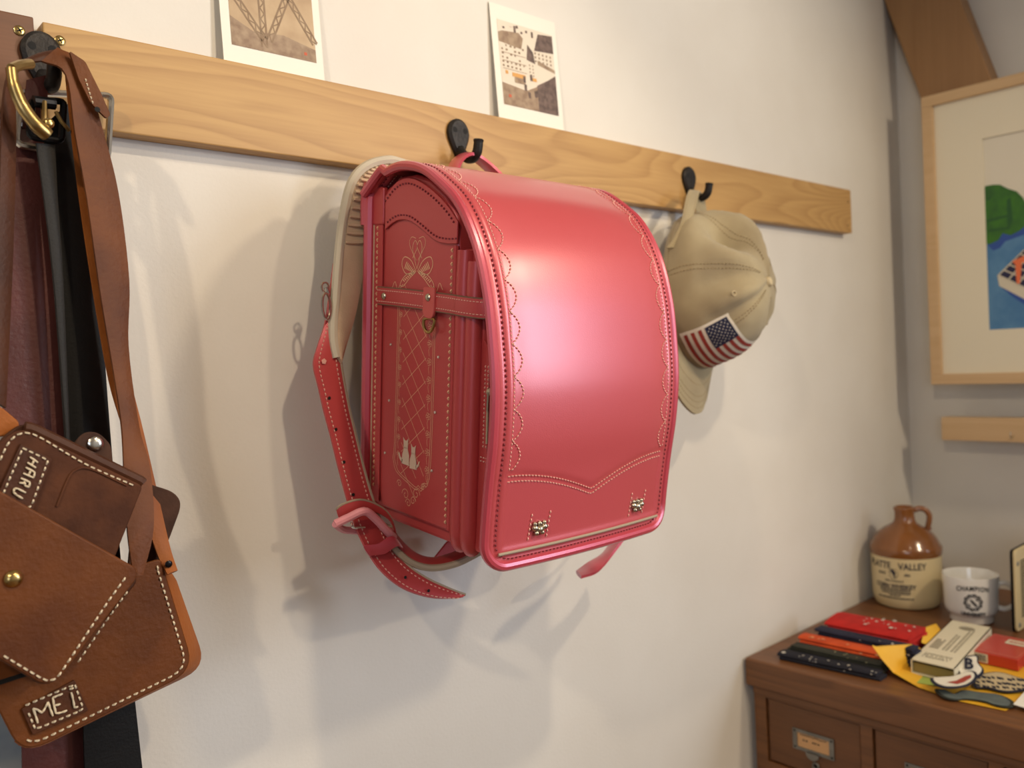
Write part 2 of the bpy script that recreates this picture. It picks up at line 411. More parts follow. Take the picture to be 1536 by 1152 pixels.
# ------------------------------------------------------------------ prints standing on the board
def card(name, label, pbl, pbr, height, pic, yb=-0.011, yt=-0.0025):
    a, b = W(*pbl, y=yb), W(*pbr, y=yb); z0 = BZ1+0.0005; w = b.x-a.x
    t = thing(name, label, 'photo print', ((a.x+b.x)/2, yb, z0), (0, 0, 0), 'small prints on the hook board')
    up = V((0, yt-yb, math.sqrt(height**2-(yt-yb)**2))); o = V((a.x, yb, z0))
    nn = V((0, -1, 0))
    P = lambda u, v, e=0.0: o+V((w*u, 0, 0))+up*v+nn*e
    MB().prism([P(0,0), P(1,0), P(1,1), P(0,1)], (0, 0.0006, 0)).build('paper', M_PAPER, t, smooth=False, world=True)
    pic(t, P)
    return t
def quad(mb, P, u0, v0, u1, v1, e): mb.add([P(u0,v0,e), P(u1,v0,e), P(u1,v1,e), P(u0,v1,e)], [(0,1,2,3)])
def poly(mb, P, pts, e): mb.add([P(u, v, e) for u, v in pts], [tuple(range(len(pts)))])
SEP = mat('sepia_paper', srgb(196, 172, 140), 0.7, srgb(176, 150, 120), 30)
SEPD = mat('sepia_ink', srgb(136, 112, 88), 0.7, srgb(150, 128, 104), 90)
SEPM = mat('sepia_mid', srgb(168, 146, 122), 0.7, srgb(140, 116, 96), 120)
SEPP = mat('sepia_pale', srgb(226, 214, 196), 0.7)
SEPX = mat('sepia_dark', srgb(88, 72, 66), 0.7, srgb(120, 100, 92), 160)
ORNG = mat('print_orange', srgb(214, 160, 92), 0.7)
REDS = mat('print_red', srgb(196, 96, 68), 0.7)
def bridge(t, P):
    im = MB(); quad(im, P, 0.085, 0.125, 0.925, 0.94, 0.0003); im = im.build('picture', SEP, t, smooth=False, world=True)
    g = MB()
    for pts, w in (([(0.085,0.50),(0.40,0.20)], 0.07), ([(0.40,0.15),(0.40,0.94)], 0.07), ([(0.45,0.20),(0.66,0.52)], 0.07), ([(0.68,0.52),(0.925,0.25)], 0.07), ([(0.66,0.52),(0.66,0.94)], 0.06), ([(0.12,0.90),(0.36,0.62)], 0.05), ([(0.70,0.58),(0.92,0.86)], 0.05)):
        (x0, y0), (x1, y1) = pts; L = math.hypot(x1-x0, (y1-y0)*1.45); nx, ny = -(y1-y0)*1.45/L*w/2, (x1-x0)/L*w/2/1.45
        for s_ in (-1, 1):
            poly(g, P, [(x0+nx*s_, y0+ny*s_), (x0+nx*s_*0.5, y0+ny*s_*0.5), (x1+nx*s_*0.5, y1+ny*s_*0.5), (x1+nx*s_, y1+ny*s_)], 0.0005)
        k = max(3, int(L/0.05))
        for i in range(k):
            q0, q1 = i/k, (i+0.9)/k
            s_ = 1 if i % 2 else -1
            ax, ay = x0+(x1-x0)*q0+nx*s_*0.5, y0+(y1-y0)*q0+ny*s_*0.5; bx_, by_ = x0+(x1-x0)*q1-nx*s_*0.5, y0+(y1-y0)*q1-ny*s_*0.5
            dx, dy = (x1-x0)*0.12/k*3, (y1-y0)*0.12/k*3
            poly(g, P, [(ax, ay), (ax+dx, ay+dy), (bx_+dx, by_+dy), (bx_, by_)], 0.0005)
    g.build('girder_drawing', SEPD, im, smooth=False, world=True)
    h = MB(); poly(h, P, [(0.085,0.125),(0.925,0.125),(0.925,0.21),(0.6,0.26),(0.3,0.24),(0.085,0.31)], 0.0004); h.build('ground_drawing', SEPM, im, smooth=False, world=True)
    h = MB(); quad(h, P, 0.80, 0.16, 0.83, 0.18, 0.0006); h.build('seal_mark', REDS, im, smooth=False, world=True)
card('photo_print', 'sepia print of iron girders leaning above the left end of the maple board', (336, 88), (487, 118), 0.155, bridge)
def town(t, P):
    im = MB(); quad(im, P, 0.09, 0.14, 0.93, 0.87, 0.0003); im = im.build('picture', SEPP, t, smooth=False, world=True)
    d = MB(); m_ = MB(); x = MB(); o = MB(); r = MB(); rg = random.Random(3)
    poly(m_, P, [(0.09,0.14),(0.93,0.14),(0.93,0.20),(0.62,0.36),(0.45,0.30),(0.09,0.33)], 0.0004)
    poly(x, P, [(0.62,0.14),(0.93,0.14),(0.93,0.50),(0.80,0.44),(0.62,0.37)], 0.0005)
    poly(m_, P, [(0.09,0.68),(0.42,0.66),(0.46,0.76),(0.40,0.80),(0.15,0.78),(0.09,0.76)], 0.0004)
    poly(x, P, [(0.49,0.58),(0.62,0.56),(0.60,0.66),(0.52,0.72)], 0.0004)
    poly(x, P, [(0.62,0.68),(0.93,0.70),(0.93,0.86),(0.70,0.84)], 0.0004)
    poly(m_, P, [(0.66,0.56),(0.93,0.52),(0.93,0.55),(0.66,0.60)], 0.0005)
    for i in range(6):
        for j in range(6):
            if rg.random() < 0.85:
                u, v = 0.12+i*0.062, 0.47+j*0.036; quad(d, P, u, v, u+0.018+0.014*rg.random(), v+0.017, 0.0005)
    for i in range(5):
        for j in range(3):
            u, v = 0.62+i*0.06, 0.58+j*0.035; quad(d, P, u, v, u+0.022, v+0.018, 0.0006)
    for i in range(2):
        for j in range(4): u, v = 0.52+i*0.05, 0.44+j*0.03; quad(d, P, u, v, u+0.014, v+0.014, 0.0006)
    for i in range(3): quad(m_, P, 0.12, 0.452+i*0.07, 0.48, 0.457+i*0.07, 0.0005)
    quad(o, P, 0.25, 0.40, 0.45, 0.435, 0.0006); quad(o, P, 0.52, 0.40, 0.62, 0.43, 0.0006); quad(o, P, 0.15, 0.41, 0.19, 0.44, 0.0006)
    quad(m_, P, 0.28, 0.35, 0.44, 0.40, 0.0006)
    for u, v in ((0.42,0.30),(0.47,0.24),(0.57,0.26),(0.60,0.27),(0.52,0.40),(0.41,0.37)): quad(x, P, u, v, u+0.035, v+0.055, 0.0007)
    for u in range(9): 
        a_ = rg.random(); quad(x, P, 0.10+a_*0.8, 0.79+rg.random()*0.05, 0.13+a_*0.8, 0.80+rg.random()*0.06, 0.0006)
    quad(r, P, 0.17, 0.21, 0.21, 0.235, 0.0006)
    for n_, q, mm in (('window_drawing', d, SEPD), ('roof_drawing', m_, SEPM), ('ink_drawing', x, SEPX), ('awning_drawing', o, ORNG), ('seal_mark', r, REDS)): q.build(n_, mm, im, smooth=False, world=True)
card('photo_print', 'sepia print of an old town street leaning on the board above the backpack', (748.6, 173), (846, 191), 0.147, town)

# ------------------------------------------------------------------ framed picture and ledge on the right-hand wall
FX = XR-0.085           # front of the frame, in front of the brace
f_tl, f_bl = W(1380, 147, x=FX), W(1397.6, 577, x=FX)
fy1 = (f_tl.y+f_bl.y)/2; fz1, fz0 = f_tl.z, f_bl.z; fy0 = fy1-0.50; bw = 0.021
t = thing('picture_frame', 'framed print in a pale wooden frame with cream mat on the right wall', 'picture', (FX+0.02, (fy0+fy1)/2, fz0))
def bar(name, lo, hi, mm=M_PALE): MB().box(lo, hi).build(name, mm, t, smooth=False, world=True, bevel=0.001)
bar('frame_rail', (FX, fy0, fz1-bw), (FX+0.025, fy1, fz1)); bar('frame_rail', (FX, fy0, fz0), (FX+0.025, fy1, fz0+bw))
bar('frame_stile', (FX, fy1-bw, fz0+bw), (FX+0.025, fy1, fz1-bw)); bar('frame_stile', (FX, fy0, fz0+bw), (FX+0.025, fy0+bw, fz1-bw))
M_MAT = mat('mat_board', srgb(232, 224, 202), 0.85)
MX = FX+0.008
ay1 = W(1479, 350, x=MX+0.002).y; az0 = W(1483.6, 495, x=MX+0.002).z; az1 = W(1471, 209, x=MX+0.002).z; ay0 = ay1-0.28
mb = MB()
for lo, hi in (((MX, fy0+bw, fz0+bw), (MX+0.003, fy1-bw, az0)), ((MX, fy0+bw, az1), (MX+0.003, fy1-bw, fz1-bw)), ((MX, ay1, az0), (MX+0.003, fy1-bw, az1)), ((MX, fy0+bw, az0), (MX+0.003, ay0, az1))): mb.box(lo, hi)
mb.build('mat', M_MAT, t, smooth=False, world=True)
M_ART = mat('art_paper', srgb(226, 220, 204), 0.8)
AX = MX+0.0035
sheet = MB().box((AX, ay0-0.01, az0-0.01), (AX+0.001, ay1+0.01, az1+0.01)).build('art_sheet', M_ART, t, smooth=False, world=True)
def art(name, pts, mm, e, clip=True):
    P = []
    for p in pts:
        q = W(p[0], p[1], x=AX-e); q.y = min(q.y, ay1-0.0002); q.z = max(q.z, az0+0.0002); P.append(q)
    return MB().add(P, [tuple(range(len(P)))]).build(name, mm, sheet, smooth=False, world=True)
ABLU = mat('art_blue', srgb(74, 124, 172), 0.7, srgb(92, 140, 182), 30)
ABLD = mat('art_deep_blue', srgb(48, 82, 160), 0.7); AGRN = mat('art_green', srgb(60, 118, 38), 0.7, srgb(44, 92, 44), 40)
ANAV = mat('art_navy', srgb(34, 34, 70), 0.7); AORG = mat('art_orange', srgb(232, 118, 74), 0.7); ACRM = mat('art_cream', srgb(214, 206, 186), 0.7)
AGRD = mat('art_dark_green', srgb(38, 88, 46), 0.7)
art('water_shape', [(1470,352),(1500,350),(1700,330),(1720,500),(1483,500)], ABLU, 0.0004)
art('shadow_shape', [(1470,368),(1490,376),(1500,372),(1508,362),(1536,352),(1600,330),(1600,300),(1470,330)], ABLD, 0.0006)
art('tree_shape', [(1470,283),(1478,279),(1490,277),(1500,277),(1512,283),(1525,287),(1534,296),(1542,310),(1548,330),(1530,346),(1516,353),(1504,350),(1498,360),(1486,366),(1476,367),(1470,367)], AGRN, 0.0008)
for k, pts in enumerate(([(1480,330),(1512,322),(1512,325),(1480,334)], [(1482,345),(1515,340),(1514,343),(1482,348)], [(1510,300),(1516,296),(1519,330),(1512,345)], [(1478,300),(1488,293),(1484,300)])):
    art('leaf_stroke', pts, AGRD, 0.0010)
art('box_shadow_shape', [(1503,432),(1520,446),(1545,462),(1570,470),(1560,440),(1520,425)], ABLD, 0.0006)
art('box_side_shape', [(1496,413),(1570,448),(1570,466),(1499,429)], ACRM, 0.0008)
art('box_top_shape', [(1496,413),(1536,374),(1600,385),(1570,448)], ANAV, 0.0010)
for i in range(5):
    q = i/5
    art('grid_line', [(1496+40*q,413-39*q),(1496+40*q+1.6,413-39*q-1.5),(1572+30*q,447-62*q),(1570+30*q,448-62*q)], ACRM, 0.0012)
    art('grid_line', [(1496+74*q,413+35*q),(1498+74*q,414+35*q),(1538+64*q,374+11*q),(1536+64*q,374+11*q)], ACRM, 0.0012)
art('figure_shape', [(1518,392),(1537,383),(1556,382),(1556,392),(1533,394),(1530,425),(1525,426),(1523,397)], AORG, 0.0014)

LX = XR-0.075
l_tl, l_bl = W(1411.5, 626, x=LX), W(1413, 660, x=LX)
lz1, lz0 = l_tl.z, (l_bl.z); ly1 = l_tl.y
t = thing('wall_ledge', 'pale wooden ledge with a small screw hook below the framed picture', 'ledge', (LX+0.015, ly1-0.3, lz0))
MB().box((LX, ly1-0.62, lz0), (LX+0.03, ly1, lz1)).build('rail', M_PALE, t, smooth=False, world=True, bevel=0.001)
for dy in (0.135, 0.5):
    MB().box((LX+0.03, ly1-dy-0.012, lz0+0.004), (XR-0.0005, ly1-dy, lz1-0.006)).build('bracket', M_BEAM, t, smooth=False, world=True)
c = W(1520, 655, x=LX-0.002)
MB().tube(spline([c+V((0.003,0,0.002)), c+V((-0.004,0,0)), c+V((-0.011,0,-0.002)), c+V((-0.016,0,0.003)), c+V((-0.014,0,0.010))], 5), 0.0011, 6).build('screw_hook', M_SILVER, t, world=True)
# ------------------------------------------------------------------ drawer cabinet
CT = 0.795
t = thing('drawer_cabinet', 'dark stained wooden card drawer cabinet in the corner', 'cabinet', (1.54, -0.5, 0))
CX = 1.2155; CY1 = -0.014; CY0 = -0.98
top = MB().box((1.206, -0.995, CT-0.046), (1.874, -0.004, CT)).build('top_board', M_WALNUT, t, smooth=False, world=True, bevel=0.004, seg=3)
body = MB()
body.box((CX+0.022, CY0, 0.06), (1.868, CY1, CT-0.046))
d_tl, d_tr, d2_tl = W(1148, 1046, x=CX), W(1290, 1088, x=CX), W(1308, 1095, x=CX)
dz1 = (d_tl.z+d_tr.z)/2; dw = d_tl.y-d_tr.y; gp = d_tr.y-d2_tl.y; dz0 = W(1150, 1141, x=CX).z; dh = dz1-dz0
cols = []; y = d_tl.y
while y-dw > CY0+0.01: cols.append((y, y-dw)); y -= dw+gp
rows = [(dz1-i*(dh+gp*0.8), dz0-i*(dh+gp*0.8)) for i in range(6) if dz0-i*(dh+gp*0.8) > 0.08]
# face frame: stiles and rails between the drawers
ys = [CY1]+[v for c in cols for v in c]+[CY0]
for i in range(0, len(ys), 2): body.box((CX, ys[i+1], 0.06), (CX+0.0225, ys[i], CT-0.0465))
zs = [CT-0.0465]+[v for r in rows for v in r]+[0.06]
for i in range(0, len(zs), 2):
    for ya, yb in cols: body.box((CX+0.0002, yb-0.0001, zs[i+1]), (CX+0.0225, ya+0.0001, zs[i]))
body.build('body', M_WALNUT, t, smooth=False, world=True)
for y0, y1 in ((CY0+0.005, CY0+0.06), (CY1-0.06, CY1-0.005)):
    for x0 in (CX+0.01, 1.80): MB().box((x0, y0, 0.0), (x0+0.055, y1, 0.06)).build('foot', M_WALNUT, t, smooth=False, world=True)
MB().box((CX-0.004, CY0, CT-0.058), (CX, CY1, CT-0.046)).build('moulding', M_WALNUT, t, smooth=False, world=True, bevel=0.002)
M_CARD = mat('tan_card', srgb(205, 160, 112), 0.8); M_INK = mat('ink', srgb(40, 36, 34), 0.7); M_ZINC = mat('zinc_label', srgb(140, 138, 132), 0.5, srgb(120, 118, 112), 40, metal=0.7)
M_DRW = wood('walnut_drawer', srgb(114, 73, 42), srgb(72, 44, 25), 'y', rings=7, along=2.4, across=12, lines=0.3, fine=0.45, rough=0.42)
g = 0.0022
for ri, (za, zb) in enumerate(rows):
    for ci, (ya, yb) in enumerate(cols):
        dr = MB().box((CX+0.0035, yb+g, zb+g), (CX+0.0200, ya-g, za-g)).build('drawer', M_DRW, t, smooth=False, world=True, bevel=0.0012)
        if ri > 1 or ci > 2: continue
        fx = CX+0.0035; yc = (ya+yb)/2-0.001; zc = za-dh*0.50
        L_ = lambda u, v, e=0.0: V((fx-e, yc-u, zc+v))
        hw_, hh = 0.0345, 0.0165; h = MB()
        for u0, v0, u1, v1 in ((-hw_, hh-0.005, hw_, hh), (-hw_, -hh, hw_, -hh+0.005), (-hw_, -hh+0.005, -hw_+0.0075, hh-0.005), (hw_-0.0075, -hh+0.005, hw_, hh-0.005)):
            h.prism([L_(u0,v0,0.0024), L_(u1,v0,0.0024), L_(u1,v1,0.0024), L_(u0,v1,0.0024)], (0.0024,0,0))
        tabp = [L_(0.011*math.cos(q*math.pi/8), -hh+0.001-0.0105*math.sin(q*math.pi/8), 0.006) for q in range(9)]
        h.prism(tabp, (0.0014,0,0))
        lh = h.build('label_holder', M_ZINC, dr, smooth=False, world=True)
        cd_ = MB().prism([L_(-hw_+0.007,-hh+0.0045,0.0010), L_(hw_-0.007,-hh+0.0045,0.0010), L_(hw_-0.007,hh-0.0045,0.0010), L_(-hw_+0.007,hh-0.0045,0.0010)], (0.0006,0,0))
        cd_.build('card', M_CARD, dr, smooth=False, world=True)
        for u in (-hw_+0.0036, hw_-0.0036):
            for v in (-hh+0.0036, hh-0.0036): MB().disc(L_(u, v, 0.0024), (-1,0,0), 0.0017, 0.0004, 8).build('pin', M_BLACKM, dr, world=True)
        ink = MB(); rg = random.Random(11+ci)
        u = -0.022
        while u < 0.020:
            w_ = 0.0012+0.0018*rg.random(); v = 0.007+0.0012*rg.random(); 
            ink.add([L_(u,v,0.0012), L_(u+w_,v,0.0012), L_(u+w_,v+0.0022,0.0012), L_(u,v+0.0016,0.0012)], [(0,1,2,3)]); u += w_+0.001
        for u in (-0.018, -0.013, -0.002, 0.002, 0.007):
            ink.add([L_(u,-0.0005,0.0012), L_(u+0.003,-0.001,0.0012), L_(u+0.0035,0.0012,0.0012), L_(u+0.0005,0.0022,0.0012)], [(0,1,2,3)])
        ink.build('handwriting', M_INK, dr, smooth=False, world=True)
        rc = L_(0.003, -hh-0.0185, 0)
        rgp = [rc+V((-0.0015, 0.0048*math.cos(q*math.pi/9), 0.0048*math.sin(q*math.pi/9))) for q in range(18)]
        MB().tube(rgp, 0.0016, 8, closed=True).build('peg_ring', M_ZINC, dr, world=True)
        MB().disc(rc, (-1,0,0), 0.0036, 0.0004, 12).build('peg_hole', M_DARK, dr, world=True)

# ------------------------------------------------------------------ stoneware jug
M_STONE = mat('cream_stoneware', srgb(226, 208, 164), 0.32, srgb(218, 198, 150), 8, coat=0.3, coat_rough=0.12)
M_BRGL = mat('brown_glaze', srgb(128, 78, 36), 0.2, srgb(150, 94, 46), 10, coat=0.6, coat_rough=0.06)
M_JINK = mat('jug_ink', srgb(44, 38, 52), 0.6)
jc = V((1.668, -0.074, CT))
t = thing('stoneware_jug', 'cream and brown stoneware whiskey jug with one ring handle', 'jug', jc)
MB().lathe([(0.0,0.0),(0.052,0.0),(0.0565,0.002),(0.0600,0.008),(0.0622,0.02),(0.0630,0.05),(0.0632,0.098)], seg=48).build('body', M_STONE, t)
prof = [(0.0632,0.098),(0.0645,0.102),(0.0650,0.108),(0.0648,0.113),(0.0628,0.116),(0.0605,0.120),(0.056,0.129),(0.048,0.139),(0.038,0.147),(0.028,0.1525),(0.0215,0.157),(0.0188,0.163),(0.0180,0.172),(0.0186,0.180),(0.0200,0.1835),(0.0195,0.187),(0.0165,0.188),(0.0140,0.186),(0.0130,0.175),(0.0130,0.155)]
MB().lathe(prof, seg=48).build('shoulder', M_BRGL, t)
hd = V((0.45, -0.89, 0)).normalized()      # handle side, to the right of the neck
hp = spline([hd*0.017+V((0,0,0.181)), hd*0.027+V((0,0,0.1845)), hd*0.037+V((0,0,0.1815)), hd*0.0435+V((0,0,0.172)), hd*0.0430+V((0,0,0.160)), hd*0.0410+V((0,0,0.150)), hd*0.0425+V((0,0,0.143))], 6)
MB().tube(hp, 0.0052, 12).build('handle', M_BRGL, t)
# printed label: centre of the label is turned left of the camera direction
vd = V((CAM.x-jc.x, CAM.y-jc.y, 0)).normalized(); a0 = math.atan2(vd.y, vd.x)-math.radians(21)
def on_jug(x, z, r=0.0636): a_ = a0+x/r; return V((r*math.cos(a_), r*math.sin(a_), z))
lb = MB()
text_on(lb, 'PLATTE', 0.0150, lambda x, y: on_jug(x-0.030, y*1.15+0.0835), 0.0003)
text_on(lb, 'VALLEY', 0.0150, lambda x, y: on_jug(x+0.034, y*1.15+0.0835), 0.0003)
text_on(lb, 'SINCE', 0.0058, lambda x, y: on_jug(x-0.024, y+0.0680), 0.0002)
text_on(lb, '1856', 0.0058, lambda x, y: on_jug(x+0.024, y+0.0680), 0.0002)
text_on(lb, '100% STRAIGHT', 0.0052, lambda x, y: on_jug(x, y+0.0550), 0.0001)
text_on(lb, 'CORN WHISKEY', 0.0105, lambda x, y: on_jug(x, y*1.1+0.0450), 0.0003)
rg = random.Random(5)
for z, hw_, s_ in ((0.0385, 0.029, 0.0022), (0.0348, 0.029, 0.0022), (0.0311, 0.026, 0.0022), (0.0270, 0.009, 0.0024), (0.0215, 0.034, 0.0026)):
    x = -hw_
    while x < hw_:
        w_ = 0.0012+0.0022*rg.random()
        lb.add([on_jug(x, z), on_jug(x+w_, z), on_jug(x+w_, z+s_), on_jug(x, z+s_)], [(0,1,2,3)]); x += w_+0.0007
ring = [(0.0085*math.cos(q*math.pi/12), 0.0690+0.0095*math.sin(q*math.pi/12)) for q in range(25)]
for (xa, za), (xb, zb) in zip(ring, ring[1:]):
    f = 0.92; lb.add([on_jug(xa, za), on_jug(xb, zb), on_jug(xb*f, 0.069+(zb-0.069)*f), on_jug(xa*f, 0.069+(za-0.069)*f)], [(0,1,2,3)])
for pts in ([(-0.005,0.0755),(-0.001,0.0775),(0.002,0.074),(0.0045,0.072),(0.003,0.067),(0.0045,0.061),(0.0015,0.062),(-0.001,0.068),(-0.004,0.071)], [(-0.007,0.074),(-0.004,0.0765),(-0.003,0.073)]):
    lb.add([on_jug(x, z, 0.0638) for x, z in pts], [tuple(range(len(pts)))])
lb.build('printed_label', M_JINK, t, smooth=False)

# ------------------------------------------------------------------ milk glass mug
M_MILK = mat('milk_glass', srgb(240, 238, 232), 0.15, coat=0.5, coat_rough=0.05)
M_MINK = mat('mug_ink', srgb(40, 40, 40), 0.5)
mc = V((1.632, -0.204, CT))
t = thing('mug', 'white milk glass mug printed CHAMPION UNIVERSITY with a round seal', 'mug', mc)
MB().lathe([(0.0,0.0),(0.034,0.0),(0.0355,0.001),(0.036,0.003),(0.0362,0.011),(0.0375,0.0135),(0.0405,0.016),(0.0430,0.021),(0.0442,0.028),(0.0452,0.060),(0.0462,0.0825),(0.0458,0.0840),(0.0447,0.0838),(0.0435,0.081),(0.0420,0.030),(0.036,0.018),(0.0,0.016)], seg=48).build('body', M_MILK, t)
hd = V((0.40, -0.92, 0)).normalized()
hp = spline([hd*0.042+V((0,0,0.068)), hd*0.054+V((0,0,0.070)), hd*0.066+V((0,0,0.063)), hd*0.071+V((0,0,0.047)), hd*0.066+V((0,0,0.030)), hd*0.054+V((0,0,0.023)), hd*0.041+V((0,0,0.025))], 6)
MB().tube(hp, 0.0048, 10).build('handle', M_MILK, t)
vd = V((CAM.x-mc.x, CAM.y-mc.y, 0)).normalized(); a1 = math.atan2(vd.y, vd.x)-math.radians(-4)
def on_mug(x, z, e=0.0004):
    r = 0.0442+(z-0.028)/0.0545*0.0020+e; a_ = a1+x/r; return V((r*math.cos(a_), r*math.sin(a_), z))
lb = MB()
text_on(lb, 'CHAMPION', 0.0092, lambda x, y: on_mug(x, y*1.30+0.0668-x*x*3.0), 0.0003, spacing=1.18)
text_on(lb, 'UNIVERSITY', 0.0074, lambda x, y: on_mug(x, y*1.1+0.0205+x*x*3.0), 0.0004)
for n_, r0, r1 in ((40, 0.0150, 0.0132), (28, 0.0105, 0.0096)):
    for q in range(n_):
        qa, qb = 2*math.pi*q/n_, 2*math.pi*(q+1)/n_; w_ = 1+(0.06*math.sin(q*math.pi/2) if n_ == 40 else 0); w2 = 1+(0.06*math.sin((q+1)*math.pi/2) if n_ == 40 else 0)
        lb.add([on_mug(r0*w_*math.cos(qa), 0.0425+r0*w_*math.sin(qa)), on_mug(r0*w2*math.cos(qb), 0.0425+r0*w2*math.sin(qb)), on_mug(r1*math.cos(qb), 0.0425+r1*math.sin(qb)), on_mug(r1*math.cos(qa), 0.0425+r1*math.sin(qa))], [(0,1,2,3)])
for q in range(30):
    qa = 2*math.pi*q/30; lb.add([on_mug(0.0130*math.cos(qa), 0.0425+0.0130*math.sin(qa)), on_mug(0.0130*math.cos(qa+0.13), 0.0425+0.0130*math.sin(qa+0.13)), on_mug(0.0108*math.cos(qa+0.13), 0.0425+0.0108*math.sin(qa+0.13)), on_mug(0.0108*math.cos(qa), 0.0425+0.0108*math.sin(qa))], [(0,1,2,3)])
for pts in ([(-0.004,0.0465),(-0.001,0.0455),(0.004,0.040),(0.0045,0.037),(0.002,0.038),(-0.002,0.0425)], [(-0.006,0.041),(-0.003,0.0395),(-0.004,0.037)], [(0.002,0.046),(0.006,0.0445),(0.005,0.0475)]):
    lb.add([on_mug(x*1.4, 0.0425+(z-0.0425)*1.4) for x, z in pts], [tuple(range(len(pts)))])
lb.build('printed_seal', M_MINK, t, smooth=False)

# ------------------------------------------------------------------ cream slotted radio at the right edge
M_CREAM = mat('cream_enamel', srgb(224, 206, 158), 0.4, coat=0.2)
rb = W(1527, 950, z=CT); ry = rb.y; rx = rb.x
t = thing('radio', 'cream metal radio with slotted face and corner screws cut by the photo edge', 'radio', (rx+0.07, ry+0.01, CT))
o0 = V((rx, ry, CT)); Pr = lambda u, v, e=0.0: o0+V((u, -e, v))
MB().prism(roundpoly([Pr(0,0.001), Pr(0.15,0.001), Pr(0.15,0.142), Pr(0,0.142)], 0.009), (0, 0.005, 0)).build('front_panel', M_CREAM, t, smooth=False, world=True, bevel=0.0015)
MB().prism(roundpoly([Pr(-0.002,0.0,-0.005), Pr(0.152,0.0,-0.005), Pr(0.152,0.143,-0.005), Pr(-0.002,0.143,-0.005)], 0.010), (0, 0.004, 0)).build('back_shell', M_BLACKM, t, smooth=False, world=True, bevel=0.002)
for i in range(24):
    z = 0.022+i*0.0042
    MB().prism([Pr(0.022,z,0.0003), Pr(0.125,z,0.0003), Pr(0.125,z+0.0022,0.0003), Pr(0.022,z+0.0022,0.0003)], (0,0.0012,0)).build('slot', M_DARK, t, smooth=False, world=True)
for u in (0.009, 0.141):
    for v in (0.012, 0.118): MB().disc(Pr(u,v,0), (0,-1,0), 0.0042, 0.001, 12, 0.0008).build('screw', M_STEELD, t, world=True)
# ------------------------------------------------------------------ red school backpack
def pearl(name, base, edge, rough=0.34, coat=0.9):
    """pearl-finish leather: the pigment turns to a cooler pink at grazing angles as mica flakes do"""
    M = mat(name, base, rough, coat=coat, coat_rough=0.30, spec=0.65, bump=0.12, bscale=900)
    nt = M.node_tree; b = nt.nodes['Principled BSDF']
    b.inputs['Metallic'].default_value = 0.12
    b.inputs['Specular Tint'].default_value = edge
    return M
M_RED = pearl('pearl_red_leather', srgb(200, 80, 84), srgb(250, 210, 240), 0.38)
M_RED2 = pearl('pearl_red_leather_side', srgb(188, 70, 68), srgb(240, 195, 228), 0.42, 0.3)
M_PIPE = pearl('pearl_pink_piping', srgb(196, 72, 84), srgb(250, 190, 245), 0.34)
M_PINK = mat('pink_resin', srgb(228, 150, 158), 0.45)
M_KEEP = mat('coral_leather', srgb(206, 92, 88), 0.6, bump=0.2)
M_LIN = mat('beige_lining', srgb(206, 180, 150), 0.85, srgb(196, 168, 138), 40, bump=0.3, bscale=700)
M_EDGE = mat('grey_cut_edge', srgb(166, 150, 128), 0.7)
M_TAUPE = mat('taupe_edge', srgb(120, 90, 72), 0.7)
M_THR = mat('pink_thread', srgb(232, 176, 160), 0.7)
M_THD = mat('dark_red_thread', srgb(120, 34, 44), 0.7)
M_GOLD = mat('gold_thread', srgb(238, 190, 152), 0.5)
M_CRYS = mat('crystal', srgb(235, 230, 220), 0.08, metal=0.9)
M_PEWT = mat('pewter', srgb(190, 180, 160), 0.3, metal=1.0)
BAGO = V((0.603, -0.055, 1.485)); BAGR = math.radians(7.0)
bag = thing('school_backpack', 'pearly red leather school backpack with scalloped stitching hanging on the board', 'backpack', BAGO, (BAGR, 0, 0))
BM = mat_of(bag); BMI = BM.inverted()
def BL(px, py, y=None, x=None, z=None):
    """photo position to backpack coordinates on a plane of the pack"""
    o = BMI @ CAM; d = (BMI.to_3x3() @ (cR*((px-768)/FPX)+cF-cU*((py-576)/FPX)))
    if x is not None: s_ = (x-o.x)/d.x
    elif y is not None: s_ = (y-o.y)/d.y
    else: s_ = (z-o.z)/d.z
    return o+d*s_

HW = 0.125
prof = spline([V((0,y,z)) for y, z in ((-0.010,-0.010),(-0.025,0.001),(-0.040,0.011),(-0.058,0.017),(-0.080,0.0185),(-0.112,0.012),(-0.146,-0.007),(-0.164,-0.021),(-0.181,-0.042),(-0.196,-0.069),(-0.209,-0.107),(-0.216,-0.143),(-0.220,-0.170),(-0.2215,-0.195),(-0.2205,-0.230),(-0.2165,-0.268),(-0.2135,-0.310),(-0.2125,-0.344))], 10)
acc = [0.0]
for a, b in zip(prof, prof[1:]): acc.append(acc[-1]+(b-a).length)
SL = acc[-1]
def flap_at(s):
    s = max(0.0, min(SL, s)); i = 0
    while i < len(acc)-2 and acc[i+1] < s: i += 1
    q = (s-acc[i])/(acc[i+1]-acc[i]); p = prof[i].lerp(prof[i+1], q)
    a, b = prof[max(i-1,0)], prof[min(i+2,len(prof)-1)]; t_ = (b-a).normalized()
    n_ = V((0, t_.z, -t_.y)); n_ = n_ if n_.dot(V((0,-1,0.4))) > 0 else -n_
    return p, n_
RC = 0.024
def flap_pt(x, s, e=0.0):
    p, n_ = flap_at(s)
    k = max(0.0, (abs(x)-HW+0.012)/0.012)           # margins roll back a little
    bulge = 0.0055*max(0.0, 1-(x/HW)**2)*min(1.0, max(0.0, (s-0.07)/0.10))     # the flap is gently crowned across
    p = V((x, p.y, p.z))+n_*(e+bulge-0.0022*k*k)
    return p
def flap_n(p):   # outward normal at a pack point on the flap
    best = min(range(0, len(prof), 2), key=lambda i: (prof[i].y-p.y)**2+(prof[i].z-p.z)**2)
    return flap_at(acc[best])[1]
